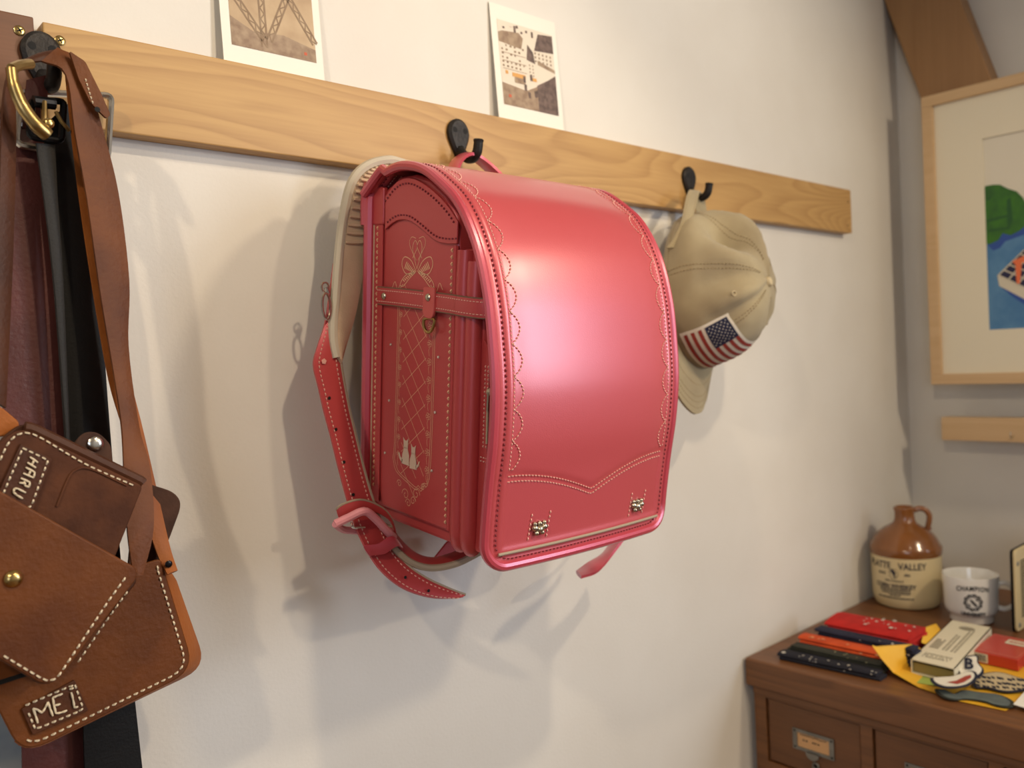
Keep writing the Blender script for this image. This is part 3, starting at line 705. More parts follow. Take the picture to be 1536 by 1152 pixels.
def s_of_z(z):      # arc length of the front run at height z
    for i in range(len(prof)-1, 0, -1):
        if prof[i].z >= z: return acc[i]
    return 0
SV0, SVM = s_of_z(-0.262), s_of_z(-0.289)
def v_line(x, d=0.0):   # arc position of the pointed lower stitch line
    q = abs(x)/0.107
    return SV0+(SVM-SV0)*max(0.0, 1-q)**1.35 - 0.003*math.sin(math.pi*min(q, 1.0)) + d
def xlim(s):
    d = s-(SL-RC)
    return HW if d <= 0 else HW-(RC-math.sqrt(max(0.0, RC*RC-d*d)))
def relief(x, s):
    e = min(HW-abs(x), (SL-s)*1.0 if s > SL-0.03 else 9)
    g = lambda u, c, w: math.exp(-((u-c)/w)**2)
    r = -0.0009*g(e, 0.0095, 0.0014)+0.0010*g(e, 0.0145, 0.003)
    if s > 0.05 and abs(x) < 0.112: r += -0.0007*g(s, v_line(x), 0.0022)-0.0
    if s > v_line(x): r -= 0.0003
    if s < v_line(x) and s > 0.06: r += 0.0006*min(1, max(0, (HW-0.02-abs(x))/0.02))
    return r
ex = [0, 0.0012, 0.0025, 0.004, 0.0055, 0.007, 0.008, 0.009, 0.010, 0.011, 0.012, 0.0135, 0.015, 0.0165, 0.018, 0.020, 0.023, 0.027, 0.032]
xs = [-1+e/HW for e in ex]; k0 = xs[-1]; xs = xs+[k0+(-2*k0)*i/24 for i in range(1, 24)]+[-x for x in reversed(xs)]
ss = [SL*i/150 for i in range(136)]+[SL*135/150+SL*15/150*(i/26) for i in range(1, 27)]
mb = MB(); nx = len(xs); vs = []; fs = []
for layer, e0 in ((0, 0.0), (1, -0.0035)):
    for s in ss:
        xl = xlim(s)
        for u in xs:
            x = u*xl; vs.append(flap_pt(u*HW if s <= SL-RC else x, s, e0+(relief(x, s) if layer == 0 else 0)))
ns = len(ss); o2 = nx*ns
for j in range(ns-1):
    for i in range(nx-1):
        a = j*nx+i; fs.append((a, a+1, a+nx+1, a+nx)); fs.append((o2+a, o2+a+nx, o2+a+nx+1, o2+a+1))
for j in range(ns-1):
    for i in (0, nx-1):
        a = j*nx+i; fs.append((a, a+nx, o2+a+nx, o2+a) if i == 0 else (a, o2+a, o2+a+nx, a+nx))
for i in range(nx-1):
    for j in (0, ns-1): a = j*nx+i; fs.append((a, o2+a, o2+a+1, a+1))
flap = mb.add(vs, fs).build('flap', M_RED, bag, angle=60)
# rolled piping along the sides and the foot of the flap
edge = [flap_pt(-HW, s, -0.001) for s in [SL*i/90 for i in range(86) if SL*i/90 < SL-RC]]
cor = [(math.pi/2*i/10) for i in range(11)]
edge += [flap_pt(-(HW-RC+RC*math.cos(a)), SL-RC+RC*math.sin(a), -0.001) for a in cor]
edge += [flap_pt(-(HW-RC)+2*(HW-RC)*i/20, SL, -0.001) for i in range(1, 20)]
edge += [flap_pt((HW-RC+RC*math.cos(a)), SL-RC+RC*math.sin(a), -0.001) for a in reversed(cor)]
edge += [flap_pt(HW, s, -0.001) for s in [SL*i/90 for i in range(85, -1, -1) if SL*i/90 < SL-RC]]
MB().tube(edge, 0.0046, 10).build('piping', M_PIPE, flap)
# border stitching 9.5 mm inside the edge
IN = 0.0095; r2 = RC-IN*0.6
bl = [flap_pt(-(HW-IN), s, 0.0) for s in [SL*i/120 for i in range(3, 120) if SL*i/120 < SL-RC]]
bl += [flap_pt(-(HW-IN-r2+r2*math.cos(a)), SL-IN*0.7-r2+r2*math.sin(a)) for a in cor]
bl += [flap_pt(-(HW-IN-r2)+2*(HW-IN-r2)*i/30, SL-IN*0.7) for i in range(1, 30)]
bl += [flap_pt((HW-IN-r2+r2*math.cos(a)), SL-IN*0.7-r2+r2*math.sin(a)) for a in reversed(cor)]
bl += [flap_pt(HW-IN, s, 0.0) for s in [SL*i/120 for i in range(119, 2, -1) if SL*i/120 < SL-RC]]
MB().stitches(bl, flap_n, 0.0030, 0.0016, 0.00042).build('border_stitching', M_THD, flap, kind='stuff')
# scalloped ornamental stitching and the pointed double line below it
sc = MB()
NS = 13; sa, sb = 0.055, SV0-0.004
for sg in (-1, 1):
    base = []
    for k in range(NS):
        q0, q1 = sa+(sb-sa)*k/NS, sa+(sb-sa)*(k+1)/NS
        for i in range(9):
            q = i/9; w = math.sin(math.pi*q)**0.6
            base.append(flap_pt(sg*(0.1075-0.0105*w), q0+(q1-q0)*(q+0.10*math.sin(2*math.pi*q)*0.3), 0.0006))
    base.append(flap_pt(sg*0.1075, sb, 0.0006)); sc.stitches(base, flap_n, 0.0026, 0.0010, 0.00036)
    run = [flap_pt(sg*0.1075, sa+(sb-sa)*i/60, 0.0006) for i in range(61)]; sc.stitches(run, flap_n, 0.0026, 0.0012, 0.0003)
    # top ornament: little heart and pair of rows near the hinge
    for dd in (0.0, 0.006):
        sc.stitches([flap_pt(sg*(0.1075-dd), 0.010+0.044*i/12, 0.0004) for i in range(13)], flap_n, 0.0026, 0.0014, 0.0003)
    hp = [flap_pt(sg*(0.098-0.006*math.sin(a)**3), 0.044-0.0045*(math.cos(a)-0.3*math.cos(2*a)), 0.0004) for a in [2*math.pi*i/20 for i in range(21)]]
    sc.stitches(hp, flap_n, 0.002, 0.001, 0.0003)
for d in (0.0, 0.0052):
    lim = 0.1075
    run = [flap_pt(-lim+2*lim*i/80, v_line(-lim+2*lim*i/80, d), 0.0001) for i in range(81)]
    sc.stitches(run, flap_n, 0.0027, 0.0012, 0.0004)
sc.build('scallop_stitching', M_THR, flap, kind='stuff')
# grey piped line along the foot
run = [flap_pt(-0.112+0.224*i/40, SL-0.0125+0.0*abs(i-20), 0.0004) for i in range(41)]
MB().tube(run, 0.0016, 8).build('trim_cord', M_EDGE, flap)
# two ornamental studs with stitched loops
for sx in (-0.066, 0.074):
    s0 = s_of_z(-0.3155); st = MB()
    p0 = flap_pt(sx, s0, 0.0012)
    for a, b, r in ((-0.006, 0.0012, 0.0034), (0.0, -0.0005, 0.0038), (0.006, 0.0012, 0.0034), (-0.0035, -0.004, 0.0026), (0.0035, -0.004, 0.0026), (0.0, 0.0048, 0.0026), (-0.006,0.005,0.0022), (0.006,0.005,0.0022)):
        c = p0+V((a, 0, b)); st.lathe([(0.0004, r), (r*0.6, r*0.8), (r*0.95, r*0.25), (r, 0), (r*0.9, -r*0.4)], c, 10, Matrix.Rotation(math.radians(90), 3, 'X'))
    st.build('stud', M_PEWT, flap, label='small silvery flower stud')
    ln = MB()
    for dx in (-0.0125, 0.0125):
        ln.stitches([flap_pt(sx+dx*0.9-0.002*(i-3)/3, s0-0.015+0.030*i/6, 0.0002) for i in range(7)], flap_n, 0.0030, 0.0014, 0.00042)
    ln.build('stud_stitching', M_THR, flap, kind='stuff')

# --- body
SX = 0.114
side = [(-0.016,-0.012),(-0.034,-0.002),(-0.055,0.0075),(-0.080,0.0085),(-0.105,0.002),(-0.130,-0.014),(-0.146,-0.033),(-0.149,-0.06),(-0.149,-0.322),(-0.146,-0.327),(-0.020,-0.327),(-0.016,-0.322)]
body = MB().prism([(-SX, y, z) for y, z in side], (2*SX, 0, 0)).build('main_compartment', M_RED2, bag, bevel=0.003, angle=50)
back = MB().prism(roundpoly([(-0.120,0,-0.004),(0.120,0,-0.004),(0.120,0,-0.335),(-0.120,0,-0.335)], 0.012), (0, -0.016, 0))
back = back.build('back_panel', M_LIN, bag, bevel=0.004)
rim = roundpoly([(-0.118,-0.009,-0.002),(0.118,-0.009,-0.002),(0.118,-0.009,-0.335),(-0.118,-0.009,-0.335)], 0.014)
MB().tube(rim, 0.0066, 10, closed=True).build('back_piping', M_PIPE, bag)
for sg in (-1, 1):
    X = sg*(SX+0.0006); nrm = (sg, 0, 0)
    # binding strip beside the rim
    MB().box((min(X, X+sg*0.002), -0.030, -0.322), (max(X, X+sg*0.002), -0.014, -0.012)).build('binding', M_RED2, bag, bevel=0.0008, smooth=False)
    MB().stitches([(X+sg*0.0022, -0.0215, -0.015-0.30*i/60) for i in range(61)], nrm, 0.0038, 0.0022, 0.0006).build('binding_stitching', M_GOLD, bag, kind='stuff')
    # corner guard
    g = roundpoly([(X+sg*0.0035,-0.003,0.001),(X+sg*0.0035,-0.033,-0.001),(X+sg*0.0035,-0.033,-0.038),(X+sg*0.0035,-0.003,-0.038)], 0.003)
    MB().prism(g, (-sg*0.006, 0, 0)).build('corner_guard', M_RED2, bag, bevel=0.0015)
    MB().tube(spline([(X+sg*0.002,-0.006,0.003),(X+sg*0.0045,-0.005,-0.012),(X+sg*0.0045,-0.005,-0.038)], 5), 0.0068, 10).build('corner_roll', M_PIPE, bag)
    # upper arched panel with its stitched rims
    arch = spline([(X,-0.034,-0.010),(X,-0.050,0.001),(X,-0.066,0.0055),(X,-0.085,0.003),(X,-0.112,-0.009),(X,-0.135,-0.024),(X,-0.150,-0.038)], 5)
    low = spline([(X,-0.150,-0.058),(X,-0.136,-0.058),(X,-0.118,-0.055),(X,-0.098,-0.045),(X,-0.078,-0.036),(X,-0.060,-0.034),(X,-0.046,-0.037),(X,-0.034,-0.043)], 5)
    up_ = MB().prism(arch+low, (sg*0.0022, 0, 0)).build('upper_side_panel', M_RED2, bag, bevel=0.0006)
    st = MB(); sh = lambda L, d: [p+V((sg*0.0022, 0, d)) for p in L]
    st.stitches(sh(arch, -0.0055), nrm, 0.0024, 0.0024, 0.0007); st.stitches(sh(low, 0.0045), nrm, 0.0024, 0.0024, 0.0007)
    st.build('panel_stitching', M_THD, up_, kind='stuff')
    # seam at the front edge of the side panel
    MB().tube([(X+sg*0.0005,-0.1475,-0.060), (X+sg*0.0005,-0.1475,-0.324)], 0.0028, 8).build('side_welt', M_RED2, bag)
    MB().stitches([(X+sg*0.0004, -0.1415, -0.062-0.262*i/50) for i in range(51)], nrm, 0.0036, 0.0026, 0.0007).build('side_stitching', M_GOLD, bag, kind='stuff')
    # bellows of the front compartment
    for k, (yy, rr, zt) in enumerate(((-0.1580, 0.0082, -0.064), (-0.1735, 0.0084, -0.074))):
        bz = spline([(sg*(SX-0.0022), yy, zt), (sg*(SX-0.0012), yy, zt-0.05), (sg*(SX-0.0012), yy, -0.30), (sg*(SX-0.003), yy+0.001, -0.330), (sg*(SX-0.010), yy+0.004, -0.339)], 6)
        MB().tube(bz, rr, 12).build('gusset_fold', M_RED2, bag)
mb = MB().box((-SX+0.004, -0.184, -0.338), (SX-0.004, -0.148, -0.062)); mb.build('front_compartment', M_RED2, bag, bevel=0.004, smooth=False)
poc = roundpoly([(-0.1095,-0.180,-0.140),(-0.1095,-0.2085,-0.165),(-0.1095,-0.2075,-0.333),(-0.1095,-0.180,-0.338)], [0.004,0.012,0.008,0.004])
poc = MB().prism(poc, (0.219, 0, 0)).build('front_pocket', M_RED2, bag, bevel=0.003)
st = MB()
for yy in (-0.187, -0.191, -0.2025): st.stitches([(-0.1098, yy, -0.165-0.078*i/20) for i in range(21)], (-1,0,0), 0.0024, 0.0014, 0.0004)
for zz in (-0.2485, -0.2520): st.stitches([(-0.1098, -0.183-0.023*i/8, zz) for i in range(9)], (-1,0,0), 0.0024, 0.0014, 0.0004)
st.build('pocket_stitching', M_THR, poc, kind='stuff')
zp = MB().box((-0.1112, -0.1995, -0.245), (-0.1096, -0.1935, -0.150)); zp.build('zipper_tape', M_THD, poc, smooth=False)
zs_ = MB().disc((-0.1115,-0.1965,-0.188), (-1,0,0), 0.0042, 0.002, 12, 0.001)
zs_.tube([( -0.1135,-0.1965,-0.188), (-0.1140,-0.1965,-0.205)], 0.0016, 8); zs_.tube([(-0.1140,-0.1965,-0.205), (-0.1132,-0.1960,-0.234)], 0.0017, 8, flat=0.6)
zs_.build('zipper_pull', M_PEWT, poc)
MB().box((-SX+0.006,-0.17,-0.3405), (SX-0.006,-0.012,-0.326)).build('bottom_panel', M_RED2, bag, bevel=0.004, smooth=False)

# --- side belt with rivets, keeper and ring
X = -SX-0.0028
bp = spline([(X,-0.024,-0.1085),(X-0.0008,-0.07,-0.1095),(X-0.0012,-0.115,-0.1112),(X-0.0040,-0.150,-0.1126),(X-0.0062,-0.162,-0.1132),(X-0.0064,-0.178,-0.1140),(X-0.0040,-0.190,-0.1145),(X+0.006,-0.203,-0.1150)], 6)
sb = MB().ribbon([p+V((0,0,0.0082)) for p in bp], [p-V((0,0,0.0082)) for p in bp], 0.0026).build('side_belt', M_RED2, bag)
for d in (0.0085, -0.0085): MB().tube([p+V((-0.0002,0,d)) for p in bp], 0.0008, 6).build('belt_edge', M_TAUPE, sb)
st = MB()
for d in (0.0055, -0.0055): st.stitches([p+V((-0.0013,0,d)) for p in bp], (-1,0,0), 0.0026, 0.0013, 0.00035)
st.build('belt_stitching', M_THR, sb, kind='stuff')
MB().disc((X-0.0016,-0.037,-0.1088), (-1,0,0), 0.0036, 0.001, 14, 0.0014).build('rivet', M_PEWT, sb)
kp = MB().prism(roundpoly([(X-0.0050,-0.1075,-0.0975),(X-0.0050,-0.1245,-0.0985),(X-0.0050,-0.1240,-0.1225),(X-0.0050,-0.1205,-0.1275),(X-0.0050,-0.1110,-0.1270),(X-0.0050,-0.1065,-0.1215)], 0.0025), (0.0032, 0, 0)).build('keeper_loop', M_KEEP, bag, bevel=0.0008)
MB().disc((X-0.0050,-0.1155,-0.1075), (-1,0,0), 0.0036, 0.001, 14, 0.0014).build('rivet', M_PEWT, kp)
dr = [V((X-0.004+0.001*math.sin(a), -0.1165+0.0085*math.cos(a), -0.1290-0.0110*max(0, -math.sin(a))+0.002*max(0, math.sin(a)))) for a in [2*math.pi*i/28 for i in range(28)]]
MB().tube(dr, 0.0016, 8, closed=True).build('ring', M_BRASSD, bag)

# --- embroidery on the left side panel
XE = -SX-0.0003; NE = (-1, 0, 0)
E = lambda y, z: V((XE, y, z))
em = MB()
def emb(pts, w=0.00055, n=6, closed=False): em.line(spline([E(*p) for p in pts], n, closed), NE, w)
for d in (0.0, 0.0026):
    emb([(-0.056-d,-0.100),(-0.0555-d,-0.185),(-0.054-d,-0.255),(-0.052-d,-0.272)], 0.0005)
    emb([(-0.117+d,-0.112),(-0.1175+d,-0.185),(-0.116+d,-0.255),(-0.114+d,-0.281)], 0.0005)
    emb([(-0.052-d,-0.272),(-0.056-d,-0.282+d),(-0.063,-0.287+d),(-0.078,-0.2925+d),(-0.092,-0.297+d),(-0.096,-0.2945+d),(-0.101,-0.2965+d),(-0.105,-0.2905+d),(-0.110,-0.290+d),(-0.114+d,-0.281)], 0.0005)
for k in range(9):      # lozenge lattice
    z0 = -0.106-0.0225*k
    emb([(-0.066, z0+0.010), (-0.1045, z0-0.040)] if k < 7 else [(-0.066, z0+0.010), (-0.092, z0-0.022)], 0.00042, 2)
    if k < 8: emb([(-0.066, z0-0.022), (-0.1045, z0+0.008)], 0.00042, 2)
for k in range(9):      # flower columns
    for yy, z0, r in ((-0.061, -0.126-0.0175*k, 0.0021), (-0.1095, -0.134-0.0175*k, 0.0027)):
        for q in range(5):
            a = q*2*math.pi/5; c = (yy+r*0.8*math.cos(a), z0+r*0.8*math.sin(a))
            emb([(c[0]+r*0.55*math.cos(b), c[1]+r*0.55*math.sin(b)) for b in [2*math.pi*i/6 for i in range(6)]], 0.00036, 2, True)
        emb([(yy, z0-r*1.6), (yy+0.0012, z0-0.0065), (yy, z0-0.0120)], 0.00036, 3)
# bow and ribbons
for sg in (-1, 1):
    c = (-0.0865, -0.0835); f = lambda u, v: (c[0]+sg*u*1.25, c[1]+v*1.05)
    emb([f(0.001,0),f(0.008,0.010),f(0.017,0.013),f(0.020,0.006),f(0.015,-0.002),f(0.006,-0.002),f(0.001,0)], 0.0008)
    emb([f(0.002,-0.001),f(0.010,-0.007),f(0.018,-0.014),f(0.022,-0.012),f(0.015,-0.004),f(0.003,0)], 0.0007)
    for i in range(7):   # satin fill of the loops
        q = i/7; emb([f(0.003+0.012*q,0.001+0.009*q), f(0.006+0.012*q,-0.001+0.004*q)], 0.0011, 2); emb([f(0.004+0.014*q,-0.002-0.009*q), f(0.007+0.013*q,-0.001-0.008*q)], 0.0011, 2)
    emb([f(0.000,0.002),f(0.006,0.020),f(0.003,0.028),f(0.000,0.022),f(0.006,0.012)], 0.0006)
    emb([f(0.001,0.010),f(0.010,0.024),f(0.008,0.031),f(0.002,0.030)], 0.0005)
    emb([f(0.018,-0.012),f(0.025,-0.018),f(0.029,-0.010),f(0.033,-0.016)], 0.0006); emb([f(0.022,-0.013),f(0.028,-0.022),f(0.031,-0.030)], 0.0006)
# scrolls below the frame
for sg in (-1, 1):
    for (cy_, cz, r) in ((0.009, -0.303, 0.0062), (0.020, -0.294, 0.0042), (0.004, -0.311, 0.0048)):
        emb([(-0.084+sg*(cy_+r*(1-i/16)*math.cos(i*0.62)), cz+0.002*(-sg)+r*(1-i/16)*math.sin(i*0.62)) for i in range(14)], 0.0005, 3)
em.build('embroidery', M_GOLD, bag, kind='stuff', smooth=False)
cat = MB()
for k, dy, dz, mir in ((1.0, 0.0, 0.0, 1), (0.9, -0.0125, -0.0035, -1)):
    for pts in ([(0.007,-0.014),(0.0055,-0.004),(0.0025,0.003),(-0.0025,0.003),(-0.0055,-0.004),(-0.006,-0.0145)], [(0.0035,0.0025),(0.0038,0.0085),(0.0048,0.0125),(0.0018,0.0100),(-0.0012,0.0100),(-0.0040,0.0125),(-0.0034,0.0085),(-0.0032,0.0025)], [(0.006,-0.0135),(0.0105,-0.0095),(0.0125,-0.004),(0.0112,-0.004),(0.0090,-0.0078),(0.005,-0.010)]):
        cat.prism([E(-0.0745+dy+mir*u*k, -0.2605+dz+v*k) for u, v in pts], (-0.0005, 0, 0))
cat.build('cat_emblem', mat('silver_foil', srgb(226, 204, 180), 0.4, metal=0.2), bag, smooth=False, kind='stuff', label='small pale cat figures emblem')
for y, z in ((-0.045,-0.157),(-0.124,-0.163),(-0.044,-0.214),(-0.121,-0.216),(-0.038,-0.269),(-0.118,-0.273)):
    MB().disc((XE, y, z), NE, 0.0017, 0.0006, 8, 0.0008).build('crystal', M_CRYS, bag)

# --- top handle on the hook (placed in room coordinates)
hk = V((0.637, -0.046, 1.5375))
ha, hb = V((0.585, -0.066, 1.490)), V((0.668, -0.066, 1.490))
hp = spline([ha, V((0.592,-0.062,1.508)), V((0.612,-0.051,1.530)), hk+V((-0.004,0,0.0015)), V((0.652,-0.050,1.530)), V((0.667,-0.060,1.510)), hb], 7)
MB().ribbon([p+V((0,0.0095,0.001)) for p in hp], [p+V((0,-0.0095,-0.001)) for p in hp], 0.006, 0.0).build('top_handle', M_PIPE, bag, world=True)

# --- left shoulder strap: padded upper part with lining, plain lower part with holes, buckle
nearp = [W(604,245,x=0.530), W(585,240.5,x=0.513), W(560,245,x=0.495), W(541,256,x=0.481), W(527,276,x=0.471), W(518,310,x=0.466), W(512,350,x=0.464), W(507,400,y=-0.040), W(503,450,y=-0.042), W(500,480,y=-0.044), W(500,512,y=-0.047), W(505,537,y=-0.050)]
farp = [p+V((0.036,0.003,-0.003)) for p in nearp[:4]]+[nearp[4]+V((0.034,0.001,-0.001)), V((0.500,-0.045,1.466)), W(551,352,y=-0.042), W(546,392,y=-0.040), W(538,440,y=-0.042), W(530,478,y=-0.044), W(519,515,y=-0.047), W(510,545,y=-0.050)]
nl, fl = spline(nearp, 6), spline(farp, 6)
# outer leather (wall side) and padded lining
pad = MB().ribbon(nl, fl, 0.0105, 0.0).build('shoulder_pad', M_LIN, bag, world=True, label='padded beige lined upper strap')
MB().tube(nl, 0.0052, 8).build('pad_edge', mat('pale_edge_binding', srgb(196, 186, 166), 0.7), pad, world=True)
rf = MB()
for i in range(8, 40, 2):   # gathered ruffles of the lining inside the bend
    a, b = nl[i], fl[i]; nn = (nl[i+1]-nl[i-1]).cross(b-a).normalized()
    nn = nn if nn.dot(V((0,-0.6,-0.8))) > 0 else -nn
    rf.tube([a.lerp(b, q)+nn*0.0058 for q in (0.12, 0.35, 0.6, 0.85)], [0.0014, 0.0026, 0.0026, 0.0014], 6)
rf.build('lining_ruffle', M_LIN, pad, world=True)
# lower strap: left and right edges measured along its run
ledge = [(500,395,-0.034),(494,440,-0.036),(487,485,-0.041),(476,520,-0.046),(470,547,-0.049),(478,583,-0.052),(486,618,-0.055),(496,655,-0.058),(507,700,-0.062),(519,745,-0.066),(531,785,-0.070),(549,824,-0.078),(572,857,-0.087),(605,883,-0.098),(644,896,-0.108),(680,898,-0.116),(694,896,-0.119)]
redge = [(510,395,-0.034),(508,440,-0.036),(508,485,-0.041),(508,520,-0.046),(511,547,-0.049),(517,583,-0.052),(524,618,-0.055),(533,655,-0.058),(544,700,-0.062),(556,742,-0.066),(572,785,-0.070),(592,826,-0.078),(613,850,-0.087),(640,868,-0.098),(668,881,-0.108),(688,889,-0.116),(697,892,-0.119)]
ll, rl = spline([W(*p[:2], y=p[2]) for p in ledge], 5), spline([W(*p[:2], y=p[2]) for p in redge], 5)
low = MB().ribbon(ll, rl, 0.0048).build('lower_strap', M_RED2, bag, world=True)
MB().tube([p+V((0.0002,-0.0008,0)) for p in rl], 0.0017, 6).build('strap_edge', M_EDGE, low, world=True)
st = MB(); mid = [(a+b)/2 for a, b in zip(ll, rl)]
for q in (0.16, 0.80): st.stitches([a.lerp(b, q)+V((0,-0.0024,0)) for a, b in zip(ll, rl)], (0,-1,0), 0.0030, 0.0016, 0.0004)
st.build('strap_stitching', M_THR, low, kind='stuff', world=True)
for px, py, yy in ((494,597,-0.053),(504,644,-0.057),(516,693,-0.061),(530,742,-0.066),(608,866,-0.0945),(643,886,-0.105)):
    MB().disc(W(px, py, y=yy-0.0032), (0,-1,0), 0.0017, 0.0002, 8).build('punch_hole', M_DARK, low, world=True)
MB().disc(W(486, 542, y=-0.0525), (0,-1,0), 0.0030, 0.0003, 5).build('heart_mark', M_THR, low, world=True)
# metal snap ring on the outer edge of the strap
c = W(490, 455, y=-0.046)
rg_ = MB().tube([c+V((0.004*math.cos(a), 0.001, 0.016+0.005*math.sin(a))) for a in [2*math.pi*i/14 for i in range(14)]], 0.0011, 6, closed=True)
rg_.tube([c+V((0.0045*math.cos(a)-0.001, -0.001, -0.003+0.013*math.sin(a))) for a in [2*math.pi*i/18 for i in range(18)]], 0.0014, 6, closed=True)
rg_.tube([c+V((0.002,0,0.010)), c+V((0.0,0,0.016))], 0.0024, 8)
rg_.build('snap_hook', M_SILVER, bag, world=True)
# pink resin buckle, keeper loops
bk = MB()
c0, c1, c2, c3 = W(503,788,y=-0.079), W(548,768,y=-0.083), W(590,808,y=-0.081), W(584,800,y=-0.067)
bk.tube(spline([W(503,786,y=-0.079), W(522,777,y=-0.083), W(546,767,y=-0.086), W(562,777,y=-0.085), W(580,796,y=-0.083), W(590,806,y=-0.079)], 5), 0.0042, 10)
bk.tube(spline([W(503,786,y=-0.079), W(514,794,y=-0.069), W(530,796,y=-0.065)], 4), 0.0036, 8)
bk.tube(spline([W(590,806,y=-0.079), W(580,812,y=-0.069), W(556,800,y=-0.065), W(530,796,y=-0.065)], 4), 0.0034, 8)
bk = bk.build('buckle', M_PINK, bag, world=True)
MB().tube(spline([W(527,784,y=-0.077), W(530,791,y=-0.081), W(547,791,y=-0.079)], 4), 0.0013, 6).build('buckle_pin', M_SILVER, bk, world=True)
def loop(name, pts, wdir, w, th, mm, em=None):
    P = spline(pts, 5, True); P.append(P[0].copy()); d = V(wdir).normalized()*w/2
    o = MB().ribbon([p-d for p in P], [p+d for p in P], th).build(name, mm, bag, world=True)
    if em: MB().tube([p+d for p in P[:-1]], th*0.55, 6, closed=True).build('loop_edge', em, o, world=True)
    return o
loop('keeper_loop', [W(508,772,y=-0.069), W(520,762,y=-0.075), W(548,757,y=-0.077), W(580,772,y=-0.075), W(592,796,y=-0.071), W(575,790,y=-0.053), W(535,772,y=-0.053)], (-0.1,0,0.35), 0.010, 0.0022, M_RED2, M_EDGE)
loop('keeper_loop', [W(551,826,y=-0.085), W(572,823,y=-0.090), W(590,812,y=-0.091), W(600,818,y=-0.085), W(590,830,y=-0.075), W(560,832,y=-0.075)], (-0.3,0,0.5), 0.013, 0.0024, M_PIPE)
# belt from the foot of the pack to the buckle
def low_belt(sg=1):
    top_ = spline([W(588,795,y=-0.064), W(604,815,y=-0.066), W(625,832,y=-0.070), W(650,838,y=-0.072), W(680,830,y=-0.078), W(705,818,y=-0.083), W(735,800,y=-0.086)], 6)
    bot_ = spline([W(580,806,y=-0.078), W(597,828,y=-0.082), W(620,845,y=-0.088), W(648,851,y=-0.094), W(682,845,y=-0.104), W(712,831,y=-0.110), W(745,812,y=-0.112)], 6)
    o = MB().ribbon(top_, bot_, 0.0068).build('lower_belt', M_RED2, bag, world=True)
    MB().tube([p+V((0,-0.0012,-0.0005)) for p in bot_], 0.0036, 8).build('belt_edge', M_EDGE, o, world=True)
    e2 = spline([W(600,812,y=-0.060), W(618,834,y=-0.070), W(640,843,y=-0.078), W(668,838,y=-0.086), W(690,830,y=-0.090)], 6)
    MB().tube(e2, 0.0012, 6).build('belt_edge', M_EDGE, o, world=True)
low_belt()
MB().prism([W(648,842,y=-0.056), W(672,812,y=-0.056), W(712,806,y=-0.056), W(716,826,y=-0.056), W(690,830,y=-0.056)], (0,0.003,0)).build('belt_anchor', M_RED2, bag, world=True, bevel=0.001)
# tip of the right-hand strap below the flap
l2 = spline([W(925,800,y=-0.072), W(905,830,y=-0.076), W(880,846,y=-0.082), W(864,858,y=-0.086)], 6)
r2_ = spline([W(942,800,y=-0.092), W(924,824,y=-0.096), W(898,856,y=-0.102), W(872,866,y=-0.106)], 6)
MB().ribbon(l2, r2_, 0.0060).build('right_strap_tip', M_PIPE, bag, world=True)
# ------------------------------------------------------------------ khaki cap on its hook
from mathutils import noise as mnoise
M_KHA = mat('khaki_twill', srgb(168, 154, 122), 0.9, srgb(148, 134, 106), 12, bump=0.5, bscale=900, sheen=0.2)
M_KHD = mat('khaki_thread', srgb(150, 132, 98), 0.9); M_KHL = mat('khaki_light', srgb(190, 174, 140), 0.9)
cc = W(1040, 450, y=-0.052)
vn = (CAM-cc).normalized(); e1 = V((-vn.y, vn.x, 0)).normalized(); e1 = e1 if e1.dot(cR) > 0 else -e1; e2 = vn.cross(e1).normalized(); e2 = e2 if e2.z > 0 else -e2
CUp = (e1*0.88+e2*0.20+vn*0.43).normalized()       # crown points out from the wall
CF = (e1*-0.02-e2*0.893+vn*0.452); CF = (CF-CUp*CF.dot(CUp)).normalized(); CS = CF.cross(CUp).normalized()
CS = CS if CS.dot(vn) > 0 else -CS           # + side is turned to the left, towards the backpack
RA, RB, HH = 0.104, 0.084, 0.116
def crown(th, ph, e=0.0):
    """th: 0 front, + to the visible side; ph: 0 rim .. 1 top"""
    a = ph*math.pi/2; k = math.cos(a)**0.72; h = HH*math.sin(a)**1.05
    fr = math.cos(th); ra = RA if fr > 0 else RA*(1+0.26*min(1, -fr*1.3)*(1-ph*0.6))
    p = CF*(ra*fr*k)+CS*(RB*math.sin(th)*k)+CUp*h
    g = lambda t0, p0, wt, wp: math.exp(-(((th-t0+math.pi) % (2*math.pi)-math.pi)/wt)**2-((ph-p0)/wp)**2)
    # slack folds of the soft crown: a deep hollow behind the top, softer ones at the side
    d = -0.036*g(2.35, 0.56, 0.30, 0.20)+0.014*g(2.95, 0.50, 0.22, 0.40)+0.008*g(1.75, 0.45, 0.22, 0.3)+0.010*g(2.2, 0.16, 0.5, 0.12)+0.008*g(2.0, 0.36, 0.30, 0.30)-0.012*g(1.35, 0.55, 0.22, 0.25)+0.008*g(1.0, 0.55, 0.2, 0.3)-0.008*g(0.7, 0.55, 0.16, 0.25)-0.010*g(-0.75, 0.72, 0.25, 0.14)+0.006*g(1.5, 0.2, 0.25, 0.15)
    d += 0.0045*mnoise.noise(p*22)*math.sin(min(1, ph*3)*math.pi/2)+0.0018*mnoise.noise(p*70)
    if abs(th) < 0.8: d *= 0.35+0.65*abs(th)/0.8
    n = (p+CUp*0.02).normalized()
    return cc+p+n*(d+e)
cap = thing('baseball_cap', 'faded khaki baseball cap with a flag patch hanging beside the backpack', 'cap', cc)
NT, NP = 72, 26; vs = []; fs = []
for lay in (0.0, -0.0022):
    for j in range(NP+1):
        for i in range(NT): vs.append(crown(2*math.pi*i/NT-math.pi, j/NP*0.995, lay))
o2 = NT*(NP+1)
